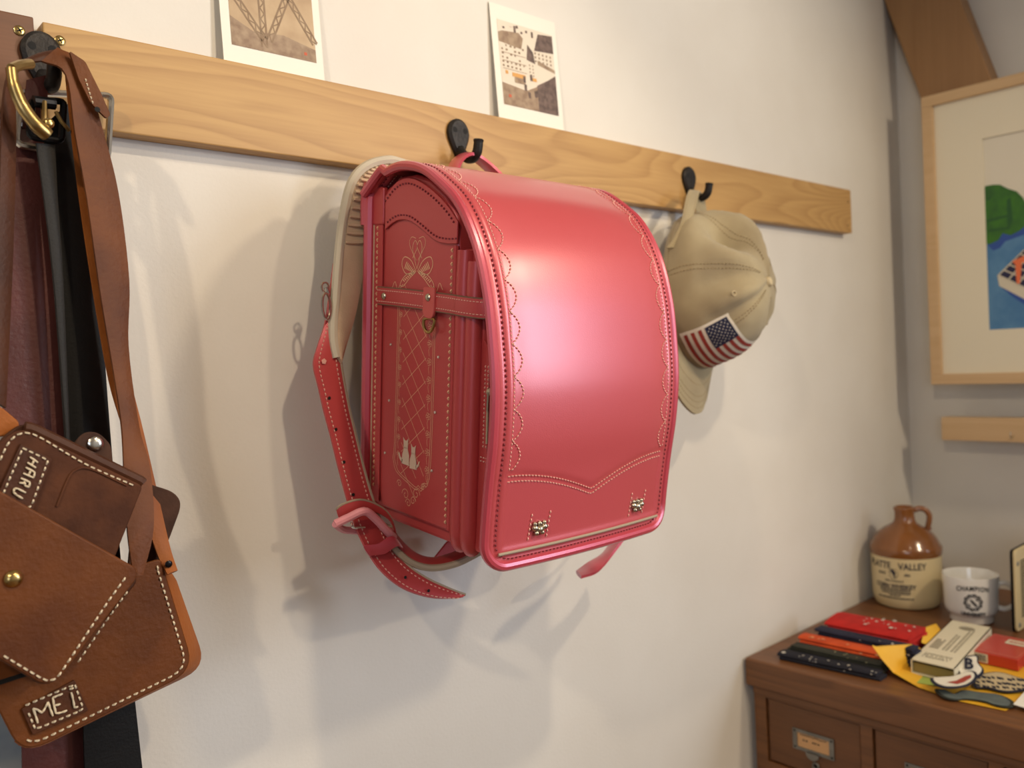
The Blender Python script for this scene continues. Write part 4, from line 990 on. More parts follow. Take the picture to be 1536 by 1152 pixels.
for j in range(NP):
    for i in range(NT):
        a, b = j*NT+i, j*NT+(i+1) % NT
        # half-moon opening above the strap at the back
        th = abs(2*math.pi*(i+0.5)/NT-math.pi)
        if th > math.pi-0.42 and (j+0.5)/NP < 0.34*math.sqrt(max(0, 1-((math.pi-th)/0.42)**2)): continue
        fs += [(a, b, b+NT, a+NT), (o2+a, o2+a+NT, o2+b+NT, o2+b)]
for i in range(NT): a, b = i, (i+1) % NT; fs.append((a, o2+a, o2+b, b))
cr_ = MB().add(vs, fs).build('crown', M_KHA, cap, world=True, angle=70)
# panel seams
sm = MB()
for k in range(6):
    th = math.pi/6+k*math.pi/3
    for dd in (-0.03, 0.03): sm.stitches([crown(th+dd, 0.03+0.90*i/40, 0.0004) for i in range(41)], lambda p: p-cc, 0.0030, 0.0018, 0.00035)
sm.stitches([crown(-math.pi+2*math.pi*i/120, 0.05, 0.0004) for i in range(121)], lambda p: p-cc, 0.0030, 0.0016, 0.0003)
sm.build('seam_stitching', M_KHD, cr_, kind='stuff', world=True)
for k in range(6):
    th = k*math.pi/3
    if k in (0,): continue
    p = crown(th, 0.55, 0.0004); n = (p-cc).normalized(); u = n.orthogonal().normalized(); w = n.cross(u)
    MB().tube([p+(u*math.cos(a)+w*math.sin(a))*0.0030 for a in [2*math.pi*i/12 for i in range(12)]], 0.0010, 6, closed=True).build('eyelet', M_KHL, cap, world=True)
p = crown(0, 0.99, 0.0)
MB().disc(p-CUp*0.001, CUp, 0.0075, 0.003, 16, 0.003).build('top_button', M_KHL, cap, world=True)
# brim
NB = 20; vs = []; fs = []
for lay in (0, 1):
    for j in range(9):
        q = j/8
        for i in range(NB+1):
            th = -1.05+2.10*i/NB; b0 = crown(th, 0.0)
            out = 0.070*math.cos(th*1.28)**0.8
            bend = -0.018*(math.sin(th)**2)*q-0.004*q
            vs.append(b0+CF*(out*q)+CUp*(bend+0.006*math.sin(q*1.5)*0-0.0035*lay)+CS*(0.004*math.sin(th)*q))
m_ = NB+1; o2 = 9*m_
for j in range(8):
    for i in range(NB): a = j*m_+i; fs += [(a, a+1, a+m_+1, a+m_), (o2+a, o2+a+m_, o2+a+m_+1, o2+a+1)]
for i in range(NB): fs.append((8*m_+i, 8*m_+i+1, o2+8*m_+i+1, o2+8*m_+i)); fs.append((i, o2+i, o2+i+1, i+1))
for j in range(8):
    for i in (0, NB): a = j*m_+i; fs.append((a, a+m_, o2+a+m_, o2+a))
brim = MB().add(vs, fs).build('brim', M_KHA, cap, world=True, angle=60)
st = MB()
for j in (3, 5, 6, 7):
    st.stitches([V(vs[j*m_+i]) for i in range(m_)], CUp, 0.0030, 0.0014, 0.0003)
    st.stitches([V(vs[o2+j*m_+i]) for i in range(m_)], -CUp, 0.0030, 0.0014, 0.0003)
st.build('brim_stitching', M_KHD, brim, kind='stuff', world=True)
# flag patch sewn on the front panel
FT, FP = 0.16, 0.27
def flag_uv(u, v, e): return crown(FT-u/0.086, FP+v/0.150, 0.0012+e)      # metres on the patch
def grid(mb, u0, u1, v0, v1, e, nu=14, nv=6):
    P = [flag_uv(u0+(u1-u0)*i/nu, v0+(v1-v0)*j/nv, e) for j in range(nv+1) for i in range(nu+1)]
    return mb.add(P, [(j*(nu+1)+i, j*(nu+1)+i+1, (j+1)*(nu+1)+i+1, (j+1)*(nu+1)+i) for j in range(nv) for i in range(nu)])
M_FW = mat('flag_white', srgb(226, 218, 202), 0.85, bump=0.4, bscale=900); M_FR = mat('flag_red', srgb(150, 52, 42), 0.85, bump=0.4, bscale=900); M_FN = mat('flag_navy', srgb(28, 32, 62), 0.85, bump=0.4, bscale=900)
UW, VH = 0.098, 0.066; sgn = -1      # hoist to the left as seen
patch = MB(); grid(patch, -UW/2, UW/2, -VH/2, VH/2, 0.0, 18, 12)
patch = patch.build('flag_patch', M_FW, cap, world=True, label='embroidered stars and stripes patch')
sh = (VH-0.008)/13
HO = -1     # direction of the hoist along the rim angle
for k in range(0, 13, 2):
    v0 = VH/2-0.004-sh*(k+1); u_a, u_b = -UW/2+0.004, UW/2-0.004
    if k < 7: u_a = -UW/2+0.004+0.036
    q = MB(); grid(q, u_a, u_b, v0, v0+sh, 0.0007, 14, 1); q.build('stripe', M_FR, patch, world=True)
q = MB(); grid(q, -UW/2+0.004, -UW/2+0.040, VH/2-0.004-sh*7, VH/2-0.004, 0.0009, 8, 4); can = q.build('canton', M_FN, patch, world=True)
q = MB()
for r_ in range(5):
    for c_ in range(6):
        u, v = -UW/2+0.0075+c_*0.0062, VH/2-0.0076-r_*0.0056
        for u_, v_ in ((u, v), (u+0.0029, v-0.0025)):
            if u_ > -UW/2+0.038 or v_ < VH/2-sh*7-0.002: continue
            q.add([flag_uv(u_+0.0008*math.cos(a), v_+0.0008*math.sin(a), 0.0013) for a in (0, 1.26, 2.51, 3.77, 5.03)], [(0,1,2,3,4)])
q.build('stars', M_FW, can, world=True, kind='stuff', smooth=False)
# adjuster strap looped over the hook
sl = spline([W(1000,372,y=-0.064), W(1011,356,y=-0.066), W(1021,335,y=-0.064), W(1026,312,y=-0.060), W(1030,293,y=-0.055), W(1034,285,y=-0.048)], 6)
sr = spline([W(1016,372,y=-0.072), W(1030,352,y=-0.074), W(1038,332,y=-0.072), W(1043,312,y=-0.068), W(1048,293,y=-0.062), W(1050,287,y=-0.054)], 6)
stp = MB().ribbon(sl, sr, 0.0024).build('adjuster_strap', M_KHA, cap, world=True)
s2 = MB().ribbon(spline([W(1034,285,y=-0.048), W(1040,292,y=-0.040), W(1044,318,y=-0.040), W(1046,345,y=-0.046)], 5), spline([W(1050,287,y=-0.054), W(1056,296,y=-0.045), W(1060,318,y=-0.045), W(1064,345,y=-0.050)], 5), 0.0024)
s2.build('adjuster_strap', M_KHA, cap, world=True)
q = MB(); q.stitches([a.lerp(b, 0.85)+V((0,-0.0015,0)) for a, b in zip(sl, sr)], (0,-1,0), 0.0028, 0.0014, 0.0004); q.stitches([a.lerp(b, 0.15)+V((0,-0.0015,0)) for a, b in zip(sl, sr)], (0,-1,0), 0.0028, 0.0014, 0.0004)
q.build('strap_stitching', M_KHL, stp, kind='stuff', world=True)

# ------------------------------------------------------------------ belts and leather bags on the left hook
def leather(name, a, b, rough=0.5, scale=14): return mat(name, a, rough+0.08, b, scale, bump=0.5, bscale=260, spec=0.32)
M_TAN = leather('tan_leather', srgb(114, 62, 20), srgb(86, 43, 13), 0.5)
M_TANO = leather('orange_tan_leather', srgb(168, 96, 38), srgb(140, 76, 28), 0.5)
M_BRN = leather('brown_leather', srgb(82, 43, 18), srgb(62, 30, 12), 0.5)
M_CHEST = leather('chestnut_suede', srgb(90, 50, 26), srgb(70, 36, 18), 0.7, 40)
M_SUED = leather('dark_suede', srgb(84, 56, 42), srgb(64, 42, 32), 0.8, 40)
M_BURG = leather('burgundy_leather', srgb(92, 48, 44), srgb(72, 36, 32), 0.42)
M_BLK = mat('black_leather', srgb(11, 10, 10), 0.6, bump=0.3, spec=0.3, bscale=500)
M_CHAR = mat('charcoal_leather', srgb(26, 23, 20), 0.7, bump=0.4, bscale=500)
M_TH = mat('cream_thread', srgb(222, 204, 172), 0.8)
def trace(pts, n=5): return spline([W(p[0], p[1], y=p[2]) for p in pts], n)
def strap(name, L, R, th, mm, parent, label=None): return MB().ribbon(trace(L), trace(R), th).build(name, mm, parent, world=True, label=label)
HKP = V((0.199, -0.05, 1.54))
t = thing('leather_belt', 'burgundy leather belt with a silver square buckle behind the other straps', 'belt', W(70, 640, y=-0.034))
strap('strap', [(26,190,-0.034),(14,300,-0.034),(8,420,-0.034),(4,611,-0.034),(24,800,-0.034),(30,1000,-0.034),(34,1200,-0.034)], [(66,190,-0.032),(72,300,-0.032),(82,420,-0.032),(104,640,-0.032),(118,850,-0.032),(126,1000,-0.032),(134,1200,-0.032)], 0.004, M_BURG, t)
MB().tube(roundpoly([W(30,138,y=-0.040), W(23,216,y=-0.042), W(161,240,y=-0.036), W(167,143,y=-0.034)], 0.006, 4), 0.0030, 8, closed=True).build('buckle', M_SILVER, t, world=True)
strap('loop_end', [(40,120,-0.046),(36,160,-0.044),(34,192,-0.036)], [(72,112,-0.046),(70,160,-0.042),(66,192,-0.034)], 0.0035, M_BURG, t)
t = thing('leather_belt', 'black leather belt with a black roller buckle hanging straight down', 'belt', W(130, 640, y=-0.046))
strap('strap', [(64,190,-0.046),(76,300,-0.046),(88,420,-0.046),(102,640,-0.046),(118,900,-0.046),(128,1200,-0.046)], [(108,150,-0.044),(124,300,-0.044),(148,440,-0.044),(164,640,-0.044),(186,900,-0.044),(218,1200,-0.044)], 0.0045, M_BLK, t)
strap('tongue_strand', [(54,215,-0.056),(66,300,-0.056),(80,420,-0.056),(94,600,-0.055),(106,800,-0.054),(116,1000,-0.054)], [(82,218,-0.054),(86,300,-0.054),(94,420,-0.054),(103,640,-0.053),(110,800,-0.053),(118,1000,-0.053)], 0.004, M_CHAR, t)
bk = MB().tube(roundpoly([W(48,150,y=-0.060), W(44,205,y=-0.060), W(92,212,y=-0.058), W(96,152,y=-0.058)], 0.004, 3), 0.0028, 8, closed=True)
bk = bk.build('buckle', M_BLACKM, t, world=True)
MB().tube([W(50,152,y=-0.064), W(82,156,y=-0.062)], 0.0046, 10).build('roller', M_BLACKM, bk, world=True)
MB().tube(spline([W(66,152,y=-0.066), W(66,180,y=-0.068), W(66,207,y=-0.066)], 4), 0.0022, 8).build('prong', M_BRASSD, bk, world=True)
MB().tube(spline([W(84,168,y=-0.062), W(92,182,y=-0.064), W(104,196,y=-0.062)], 4), 0.0016, 8).build('buckle_pin', M_BRASSD, bk, world=True)

# small bag with MEI patch
def letters(strokes, fn, parent, name='stitched_letters', w=0.0009):
    q = MB()
    for s_ in strokes:
        P = [fn(*p) for p in s_]
        for a, b in zip(P, P[1:]):
            q.tube([a, a.lerp(b, 0.5)+V((0,-0.0006,0)), b], [w*0.7, w, w*0.7], 6)
    return q.build(name, M_TH, parent, kind='stuff', world=True)
t = thing('leather_pochette', 'tan leather pochette with a MEI name patch hanging lowest', 'bag', W(160, 1060, y=-0.08))
YM, YB = -0.090, -0.068
fo = roundpoly([W(241,838,y=YM), W(292,1006,y=YM), W(33,1134,y=YM), W(-72,930,y=YM)], [0.004, 0.020, 0.018, 0.01], 6)
bo = roundpoly([W(262,866,y=YB), W(309,1000,y=YB), W(42,1126,y=YB), W(-60,925,y=YB)], [0.004, 0.020, 0.018, 0.01], 6)
MB().prism(fo, (0, 0.0032, 0)).build('front_panel', M_TAN, t, world=True, bevel=0.0012)
MB().prism(bo, (0, 0.0032, 0)).build('back_panel', M_TAN, t, world=True, bevel=0.0012)
n = len(fo); io = range(4, n-8)
MB().ribbon([fo[i]+V((0,0.002,0)) for i in io], [bo[i] for i in io], 0.0024).build('gusset', M_TANO, t, world=True)
fi, bi = inset(fo, 0.0048), inset(bo, 0.0040)
if (fi[0]-sum(fo, V())/n).length > (fo[0]-sum(fo, V())/n).length: fi, bi = inset(fo, -0.0048), inset(bo, -0.0040)
q = MB().stitches([p+V((0,-0.0004,0)) for p in fi[1:20]], (0,-1,0), 0.0036, 0.0020, 0.00055); q.stitches([p+V((0,-0.0004,0)) for p in bi[0:9]], (0,-1,0), 0.0036, 0.0020, 0.00055)
q.build('edge_stitching', M_TH, t, kind='stuff', world=True)
MB().prism(roundpoly([W(205,720,y=-0.074), W(262,738,y=-0.074), W(274,756,y=-0.074), W(252,815,y=-0.074), W(236,850,y=-0.074), W(190,870,y=-0.074)], [0,0.008,0.010,0.01,0,0]), (0, 0.003, 0)).build('open_flap', M_SUED, t, world=True, bevel=0.001)
MB().prism([W(-30,1030,y=YM-0.0004), W(38,1008,y=YM-0.0004), W(41,1014,y=YM-0.0004), W(-30,1037,y=YM-0.0004)], (0,0.001,0)).build('pocket_slit', M_DARK, t, world=True, smooth=False)
strap('shoulder_strap', [(96,90,-0.062),(106,190,-0.062),(119,300,-0.063),(140,440,-0.064),(163,570,-0.066),(186,650,-0.070),(210,750,-0.074),(235,830,-0.084),(251,862,-0.094)], [(112,95,-0.060),(126,190,-0.060),(146,300,-0.061),(170,440,-0.062),(193,560,-0.064),(214,645,-0.068),(237,745,-0.072),(254,818,-0.082),(266,856,-0.093)], 0.0034, M_TANO, t)
MB().disc(W(253, 846, y=-0.0935), (0,-1,0), 0.0030, 0.0006, 10, 0.0006).build('rivet', M_BLACKM, t, world=True)
YP = YM-0.0022
pp = roundpoly([W(32,1064,y=YP), W(112,1020,y=YP), W(133,1066,y=YP), W(49,1103,y=YP)], 0.0008, 2)
pa = MB().prism(pp, (0, 0.0022, 0)).build('name_patch', M_BRN, t, world=True, bevel=0.0005)
ip = roundpoly([W(38,1058,y=YP-0.0002), W(112,1026,y=YP-0.0002), W(125,1064,y=YP-0.0002), W(53,1094,y=YP-0.0002)], 0.0, 1); ip.append(ip[0])
MB().stitches(ip, (0,-1,0), 0.0032, 0.0018, 0.00055).build('patch_stitching', M_TH, pa, kind='stuff', world=True)
Z = lambda x, y: W(x/7.58, 1000+y/7.58, y=YP-0.0008)
letters([[(430,640),(405,560),(375,475),(430,490),(475,525),(515,465),(545,400),(570,480),(600,560)], [(710,308),(650,330),(598,352),(612,440),(635,530),(700,520),(760,497)], [(625,440),(685,425)], [(790,255),(835,243)], [(808,292),(830,375),(845,465)], [(840,465),(885,455)]], Z, pa)

# card case with HARU patch, tucked in the pouch in front
t = thing('leather_card_case', 'chestnut leather card case with a HARU patch standing in the pouch', 'card case', W(100, 790, y=-0.106))
YC = -0.113
co = roundpoly([W(30,640,y=YC), W(215,729,y=YC), W(172,838,y=YC), W(110,900,y=YC), W(-50,820,y=YC), W(-6,668,y=YC)], [0.010,0.004,0.003,0,0,0.006], 5)
cb = [p+V((0.004, 0.0085, 0.0035)) for p in co]
MB().prism(co, (0, 0.0030, 0)).build('front_panel', M_CHEST, t, world=True, bevel=0.0012)
MB().prism(cb, (0, 0.0030, 0)).build('back_panel', M_BRN, t, world=True, bevel=0.0012)
MB().tube([co[i].lerp(cb[i], 0.5)+V((0,0.0015,-0.0005)) for i in range(3, 9)], 0.0050, 8).build('spine_fold', M_BRN, t, world=True)
q = MB().stitches(spline([W(0,690,y=YC-0.0004), W(14,662,y=YC-0.0004), W(34,649,y=YC-0.0004), W(60,656,y=YC-0.0004), W(130,697,y=YC-0.0004), W(205,730,y=YC-0.0004)], 6), (0,-1,0), 0.0034, 0.0018, 0.0005)
q.build('edge_stitching', M_TH, t, kind='stuff', world=True)
MB().tube(spline([W(85,760,y=YC-0.0002), W(100,722,y=YC-0.0002), W(112,706,y=YC-0.0002), W(135,703,y=YC-0.0002), W(190,728,y=YC-0.0002)], 5), 0.0011, 6).build('pocket_ridge', M_CHEST, t, world=True)
YP = YC-0.0022
pa = MB().prism([W(31,666,y=YP), W(78,688,y=YP), W(48,772,y=YP), W(-4,742,y=YP)], (0, 0.0022, 0)).build('name_patch', M_BRN, t, world=True, bevel=0.0005)
ip = [W(34,672,y=YP-0.0002), W(72,690,y=YP-0.0002), W(45,764,y=YP-0.0002), W(4,742,y=YP-0.0002), W(34,672,y=YP-0.0002)]
MB().stitches(ip, (0,-1,0), 0.0030, 0.0018, 0.0005).build('patch_stitching', M_TH, pa, kind='stuff', world=True)
Z = lambda x, y: W(x/9.6, 650+y/9.6, y=YP-0.0008)
letters([[(430,340),(545,420)], [(395,420),(515,495)], [(490,385),(455,455)], [(370,490),(500,560),(480,640),(335,575)], [(440,535),(410,600)], [(300,645),(430,705),(415,775),(360,755),(350,690)], [(360,720),(280,712)], [(370,855),(240,790),(200,800),(195,850),(240,890),(325,940)]], Z, pa, w=0.0008)
MB().prism(roundpoly([W(108,668,y=-0.101), W(126,648,y=-0.101), W(148,648,y=-0.101), W(168,668,y=-0.101), W(170,705,y=-0.101), W(120,690,y=-0.101)], 0.006), (0, 0.003, 0)).build('snap_tab', M_SUED, t, world=True, bevel=0.001)
sn = MB().disc(W(143,666,y=-0.1012), (0,-1,0), 0.0058, 0.0018, 18, 0.0010).build('snap_button', M_SILVER, t, world=True)

t = thing('leather_pouch', 'brown leather pouch with a brass stud and pointed foot holding the card case', 'bag', W(80, 900, y=-0.12))
YF1, YF2 = -0.124, -0.110
pf = roundpoly([W(-70,697,y=YF1), W(205,852,y=YF1), W(206,868,y=YF1), W(76,1036,y=YF1), W(-70,948,y=YF1)], [0,0.004,0.004,0.014,0], 6)
pb = roundpoly([W(-70,720,y=YF2+0.004), W(212,862,y=YF2), W(214,878,y=YF2), W(82,1034,y=YF2), W(-60,944,y=YF2)], [0,0.004,0.004,0.014,0], 6)
# the back leaf stands behind the card case
pb = [V((p.x, -0.098, p.z)) for p in pb]
MB().prism(pf, (0, 0.0034, 0)).build('front_panel', M_TAN, t, world=True, bevel=0.0014)
MB().prism(pb, (0, 0.0034, 0)).build('back_panel', M_BRN, t, world=True, bevel=0.0014)
q = MB().stitches(spline([W(188,866,y=YF1-0.0004), W(160,905,y=YF1-0.0004), W(125,958,y=YF1-0.0004), W(97,1000,y=YF1-0.0004), W(85,1017,y=YF1-0.0004), W(72,1021,y=YF1-0.0004), W(55,1013,y=YF1-0.0004), W(0,980,y=YF1-0.0004)], 5), (0,-1,0), 0.0036, 0.0018, 0.00055)
q.stitches(spline([W(191,887,y=-0.0985), W(160,930,y=-0.0985), W(112,1000,y=-0.0985)], 5), (0,-1,0), 0.0036, 0.0020, 0.00055)
q.build('edge_stitching', M_TH, t, kind='stuff', world=True)
n = len(pf); 
MB().ribbon([pf[i]+V((0,0.003,0)) for i in range(8, n-1)], [V((pf[i].x+0.002, -0.096, pf[i].z+0.002)) for i in range(8, n-1)], 0.0022).build('gusset', M_BRN, t, world=True)
st_ = MB().disc(W(20,868,y=YF1), (0,-1,0), 0.0062, 0.0015, 18, 0.0030).build('brass_stud', M_BRASS, t, world=True)
strap('shoulder_strap', [(62,92,-0.074),(98,112,-0.076),(112,200,-0.076),(130,300,-0.076),(150,440,-0.077),(170,560,-0.082),(182,640,-0.088),(186,720,-0.096),(191,800,-0.104),(200,866,-0.108)], [(86,72,-0.070),(124,98,-0.071),(152,190,-0.070),(177,290,-0.070),(193,420,-0.071),(192,520,-0.076),(208,640,-0.084),(224,700,-0.092),(230,790,-0.102),(214,862,-0.107)], 0.0036, M_TAN, t)
strap('shoulder_strap', [(62,92,-0.074),(36,96,-0.078),(12,112,-0.080),(2,180,-0.080),(-2,300,-0.080),(-6,420,-0.082),(-14,600,-0.090)], [(88,74,-0.070),(52,84,-0.070),(24,112,-0.072),(23,200,-0.072),(21,300,-0.074),(17,420,-0.076),(8,612,-0.086)], 0.0036, M_BRN, t)
tip = MB().prism(roundpoly([W(104,76,y=-0.080), W(128,92,y=-0.080), W(152,140,y=-0.080), W(166,172,y=-0.080), W(160,178,y=-0.080), W(136,154,y=-0.080), W(118,118,y=-0.080)], 0.002), (0, 0.0028, 0)).build('strap_tip', M_TAN, t, world=True, bevel=0.0008)
MB().stitches([W(128,118,y=-0.0802), W(136,145,y=-0.0802), W(141,160,y=-0.0802)], (0,-1,0), 0.0022, 0.0012, 0.0004).build('tip_stitching', M_TH, tip, kind='stuff', world=True)
MB().disc(W(146,164,y=-0.0805), (0,-1,0), 0.0022, 0.0002, 8).build('punch_hole', M_DARK, tip, world=True)
q = MB().tube(spline([W(17,103,y=-0.094), W(21,128,y=-0.095), W(34,160,y=-0.096), W(54,187,y=-0.096), W(72,203,y=-0.094)], 6), [0.0040]*6+[0.0046]*6+[0.0050]*6+[0.0054]*6+[0.0050], 12, flat=1.0)
q.tube(spline([W(17,103,y=-0.094), W(30,98,y=-0.088), W(46,96,y=-0.080)], 4), 0.0038, 10)
q.build('brass_buckle', M_BRASSD, t, world=True)
MB().disc(W(73,185,y=-0.094), (0,-1,0), 0.0040, 0.001, 12, 0.002).build('buckle_stud', M_BRASS, t, world=True)
MB().prism(roundpoly([W(-30,596,y=-0.096), W(4,612,y=-0.096), W(30,634,y=-0.096), W(24,652,y=-0.096), W(-30,660,y=-0.096)], 0.003), (0, 0.003, 0)).build('strap_tab', M_TANO, t, world=True, bevel=0.001)
# ------------------------------------------------------------------ things on the cabinet top
def folded(label, x0, x1, y1, y0, h, skew, mm, marks=None, mk=None, dz=0.0):
    t = thing('folded_bandana', label, 'bandana', ((x0+x1)/2, (y0+y1)/2, CT), (0, 0, 0), 'folded bandanas on the cabinet')
    rg = random.Random(label); nl_ = max(2, int(round(h/0.0048))); lh = h/nl_
    for k in range(nl_):
        q = MB(); n_ = 14; rings = []
        j = [rg.uniform(-0.0012, 0.0012)*(1 if q_ < 2 else 3.5) for q_ in range(4)]
        a0, a1, b1, b0 = x0+j[0], x1+j[1], y1+j[2], y0+j[3]
        z0, z1 = CT+k*lh+(0.0004 if k else 0.0002), CT+(k+1)*lh
        # rounded front fold (towards -x), gentle waves along the length
        vs = []; m_ = 8
        for i in range(n_+1):
            u = i/n_; y = b1+(b0-b1)*u; wob = 0.0013*math.sin(u*9+k*1.7+x0*40); sk = skew*(u-0.5)
            zz = [z0, z0, (z0+z1)/2, z1, z1+wob, z1+wob, z1, z0]
            xx = [a1, a0+lh*0.4, a0, a0+lh*0.4, a0+(a1-a0)*0.35, a0+(a1-a0)*0.7, a1, a1]
            if k == nl_-1: zz[4] += dz; zz[5] += dz*1.4; zz[6] += dz*0.6
            vs += [V((x+sk, y, max(CT+0.0002, z))) for x, z in zip(xx, zz)]
        fs = [(i*m_+c, i*m_+(c+1) % m_, (i+1)*m_+(c+1) % m_, (i+1)*m_+c) for i in range(n_) for c in range(m_)]
        fs += [tuple(range(m_-1, -1, -1)), tuple(n_*m_+c for c in range(m_))]
        o = q.add(vs, fs).build('fold', mm, t, world=True, angle=60)
    if marks:
        q = MB()
        for u, f, s_ in marks:       # small printed figures: u along, f from front face (0..1) to the top (1..2)
            y = y1+(y0-y1)*u; sk = skew*(u-0.5)
            if f <= 1: c = V((x0+sk-0.0022, y, CT+h*f)); ax, ay = V((0,1,0)), V((0,0,1)); nn = V((-1,0,0))
            else: c = V((x0+sk+(x1-x0)*(f-1), y, CT+h+0.0013+dz*1.2)); ax, ay = V((0,1,0)), V((1,0,0)); nn = V((0,0,1))
            q.add([c+ax*(s_*math.cos(a)*1.3)+ay*(s_*math.sin(a)*(0.6 if f <= 1 else 1.5))+nn*0.0002 for a in (0.2, 1.3, 2.6, 3.7, 5.1)], [(0,1,2,3,4)])
        q.build('printed_figures', mk, t, world=True, kind='stuff', smooth=False)
    return t
cl = lambda n, c, c2: mat(n, c, 0.9, c2, 40, bump=0.5, bscale=1200)
M_BN = cl('black_navy_cotton', srgb(18, 18, 30), srgb(26, 26, 40)); M_BG = cl('dark_olive_cotton', srgb(42, 44, 36), srgb(54, 54, 44)); M_BO = cl('orange_cotton', srgb(214, 84, 32), srgb(190, 68, 26)); M_BV = cl('navy_cotton', srgb(26, 27, 48), srgb(34, 36, 58)); M_BR = cl('red_cotton', srgb(196, 32, 24), srgb(172, 24, 20))
M_BW = mat('bandana_white', srgb(214, 208, 196), 0.9); M_BP = mat('bandana_pale_orange', srgb(232, 160, 110), 0.9)
rr = random.Random(2)
def dots(n_, lo, hi, f0, f1, s0, s1): return [(rr.uniform(lo, hi), rr.uniform(f0, f1), rr.uniform(s0, s1)) for _ in range(n_)]
folded('black folded bandana with white specks at the front of the pile', 1.238, 1.262, -0.050, -0.210, 0.0105, 0.012, M_BN, dots(10, 0.22, 0.5, 0.7, 1.5, 0.0008, 0.0016)+dots(10, 0.55, 0.98, 0.4, 1.4, 0.0008, 0.0016)+[(0.05, 1.2, 0.003)], M_BW)
folded('dark olive folded bandana, second from the front of the pile', 1.264, 1.284, -0.053, -0.208, 0.0180, 0.004, M_BG, dots(7, 0.3, 0.9, 0.75, 1.5, 0.0008, 0.0018), mat('bandana_khaki', srgb(150, 142, 108), 0.9))
folded('orange folded bandana in the middle of the pile', 1.286, 1.312, -0.062, -0.210, 0.0262, 0.006, M_BO, dots(9, 0.05, 0.95, 0.8, 1.4, 0.0014, 0.0034), M_BP)
folded('navy folded bandana between the orange and the red ones', 1.314, 1.338, -0.074, -0.236, 0.0345, 0.0, M_BV, dots(14, 0.15, 0.98, 0.55, 1.3, 0.0008, 0.0018), M_BW)
folded('bright red folded bandana with white paisley on top at the back', 1.340, 1.406, -0.080, -0.215, 0.0400, 0.004, M_BR, dots(20, 0.35, 0.95, 1.15, 1.9, 0.0010, 0.0030), M_BW, dz=0.004)

# yellow printed bag lying flat
M_YEL = mat('yellow_bag_paper', srgb(226, 168, 34), 0.5, srgb(236, 186, 60), 14, bump=0.2, bscale=60)
t = thing('paper_bag', 'crumpled yellow paper bag lying under the boxes and patches', 'bag', (1.36, -0.29, CT))
ub = [(1308,968,0.045),(1322,988,0.030),(1340,1009,0.008),(1378,1031,0.002),(1440,1052,0.0015),(1508,1066,0.001),(1528,1056,0.001),(1560,1075,0.003),(1640,1100,0.001)]
lowr = [W(p[0], p[1], z=CT+p[2]) for p in ub]
back_ = [lowr[0]+V((0.004,-0.006,-0.001)), V((1.330,-0.224,CT+0.037)), V((1.40,-0.236,CT+0.0025)), V((1.46,-0.25,CT+0.0015)), V((1.46,-0.29,CT+0.0015)), V((1.44,-0.34,CT+0.0015)), V((1.42,-0.38,CT+0.0015)), V((1.40,-0.42,CT+0.0015)), V((1.38,-0.48,CT+0.0012))]
q = MB(); vs = []; n_ = len(lowr); m_ = 9
for lay in (0, 1):
    for i in range(n_):
        for j in range(m_):
            f = j/(m_-1); p = lowr[i].lerp(back_[i], f)
            z = max(CT+0.0006, p.z)
            vs.append(V((p.x, p.y, max(CT+0.0004, z)-(0.0003 if lay else 0))))
fs = []
for i in range(n_-1):
    for j in range(m_-1):
        a = i*m_+j; fs += [(a, a+1, a+m_+1, a+m_)]; b = n_*m_+a; fs += [(b, b+m_, b+m_+1, b+1)]
q.add(vs, fs).build('sheet', M_YEL, t, world=True)
MB().prism(roundpoly([W(1382,964,z=CT+0.030), W(1388,942,z=CT+0.034), W(1404,936,z=CT+0.030), W(1412,947,z=CT+0.022), W(1394,968,z=CT+0.022)], 0.003), (0, 0, 0.001)).build('folded_corner', M_YEL, t, world=True)
M_LIME = mat('lime_print', srgb(170, 186, 92), 0.6, srgb(150, 176, 84), 60)
q = MB(); q.add([W(x, y, z=CT+0.0030) for x, y in ((1366,1014),(1376,1004),(1440,1012),(1442,1022),(1410,1030),(1374,1024))], [tuple(range(6))]); q.build('lime_print', M_LIME, t, world=True, smooth=False)

# white slide box and red box
def pbox(name, label, cat_, FL, FR, BLk, zt, mm):
    """box from its top-front-left, top-front-right and top-back-left corners"""
    a, b, c = W(*FL, z=zt), W(*FR, z=zt), W(*BLk, z=zt)
    t = thing(name, label, cat_, ((b+c)/2).to_tuple()[:2]+(CT,)); u = b-a; w = c-a
    w = w-u*(w.dot(u)/u.length_squared)*0.0
    return t, a, u, w
M_WBX = mat('ivory_card', srgb(226, 218, 192), 0.6); M_BXI = mat('olive_inner', srgb(140, 124, 70), 0.7); M_GRY = mat('grey_print', srgb(150, 142, 122), 0.7)
z0 = CT+0.0040
t, a, u, w = pbox('card_box', 'ivory cardboard slide box with grey print lying on the yellow bag', 'box', (1366,988), (1432,1003), (1427,930), CT+0.026, M_WBX)
H = V((0,0,0.0220)); P3 = lambda s_, f, e=0.0: a+u*s_+w*f+V((0,0,e))
sl_ = MB()
for pts, off in (([P3(0,0), P3(1,0), P3(1,1), P3(0,1)], V((0,0,-0.0015))), ([P3(0,0)-H, P3(1,0)-H, P3(1,1)-H, P3(0,1)-H], V((0,0,0.0015)))): sl_.prism(pts, off)
un = u.normalized()*0.0016
for s_ in (0, 1):
    b = P3(s_, 0)-H; sl_.prism([b, b+w, b+w+H, b+H], un if s_ == 0 else -un)
sl_.build('sleeve', M_WBX, t, world=True, smooth=False)
ins_ = w.normalized()*0.004
MB().prism([P3(0.035,0)+ins_-H*0.90, P3(0.965,0)+ins_-H*0.90, P3(0.965,0)+ins_-H*0.28, P3(0.035,0)+ins_-H*0.28], w*0.95).build('tray', M_BXI, t, world=True, smooth=False)
q = MB(); rg = random.Random(9)
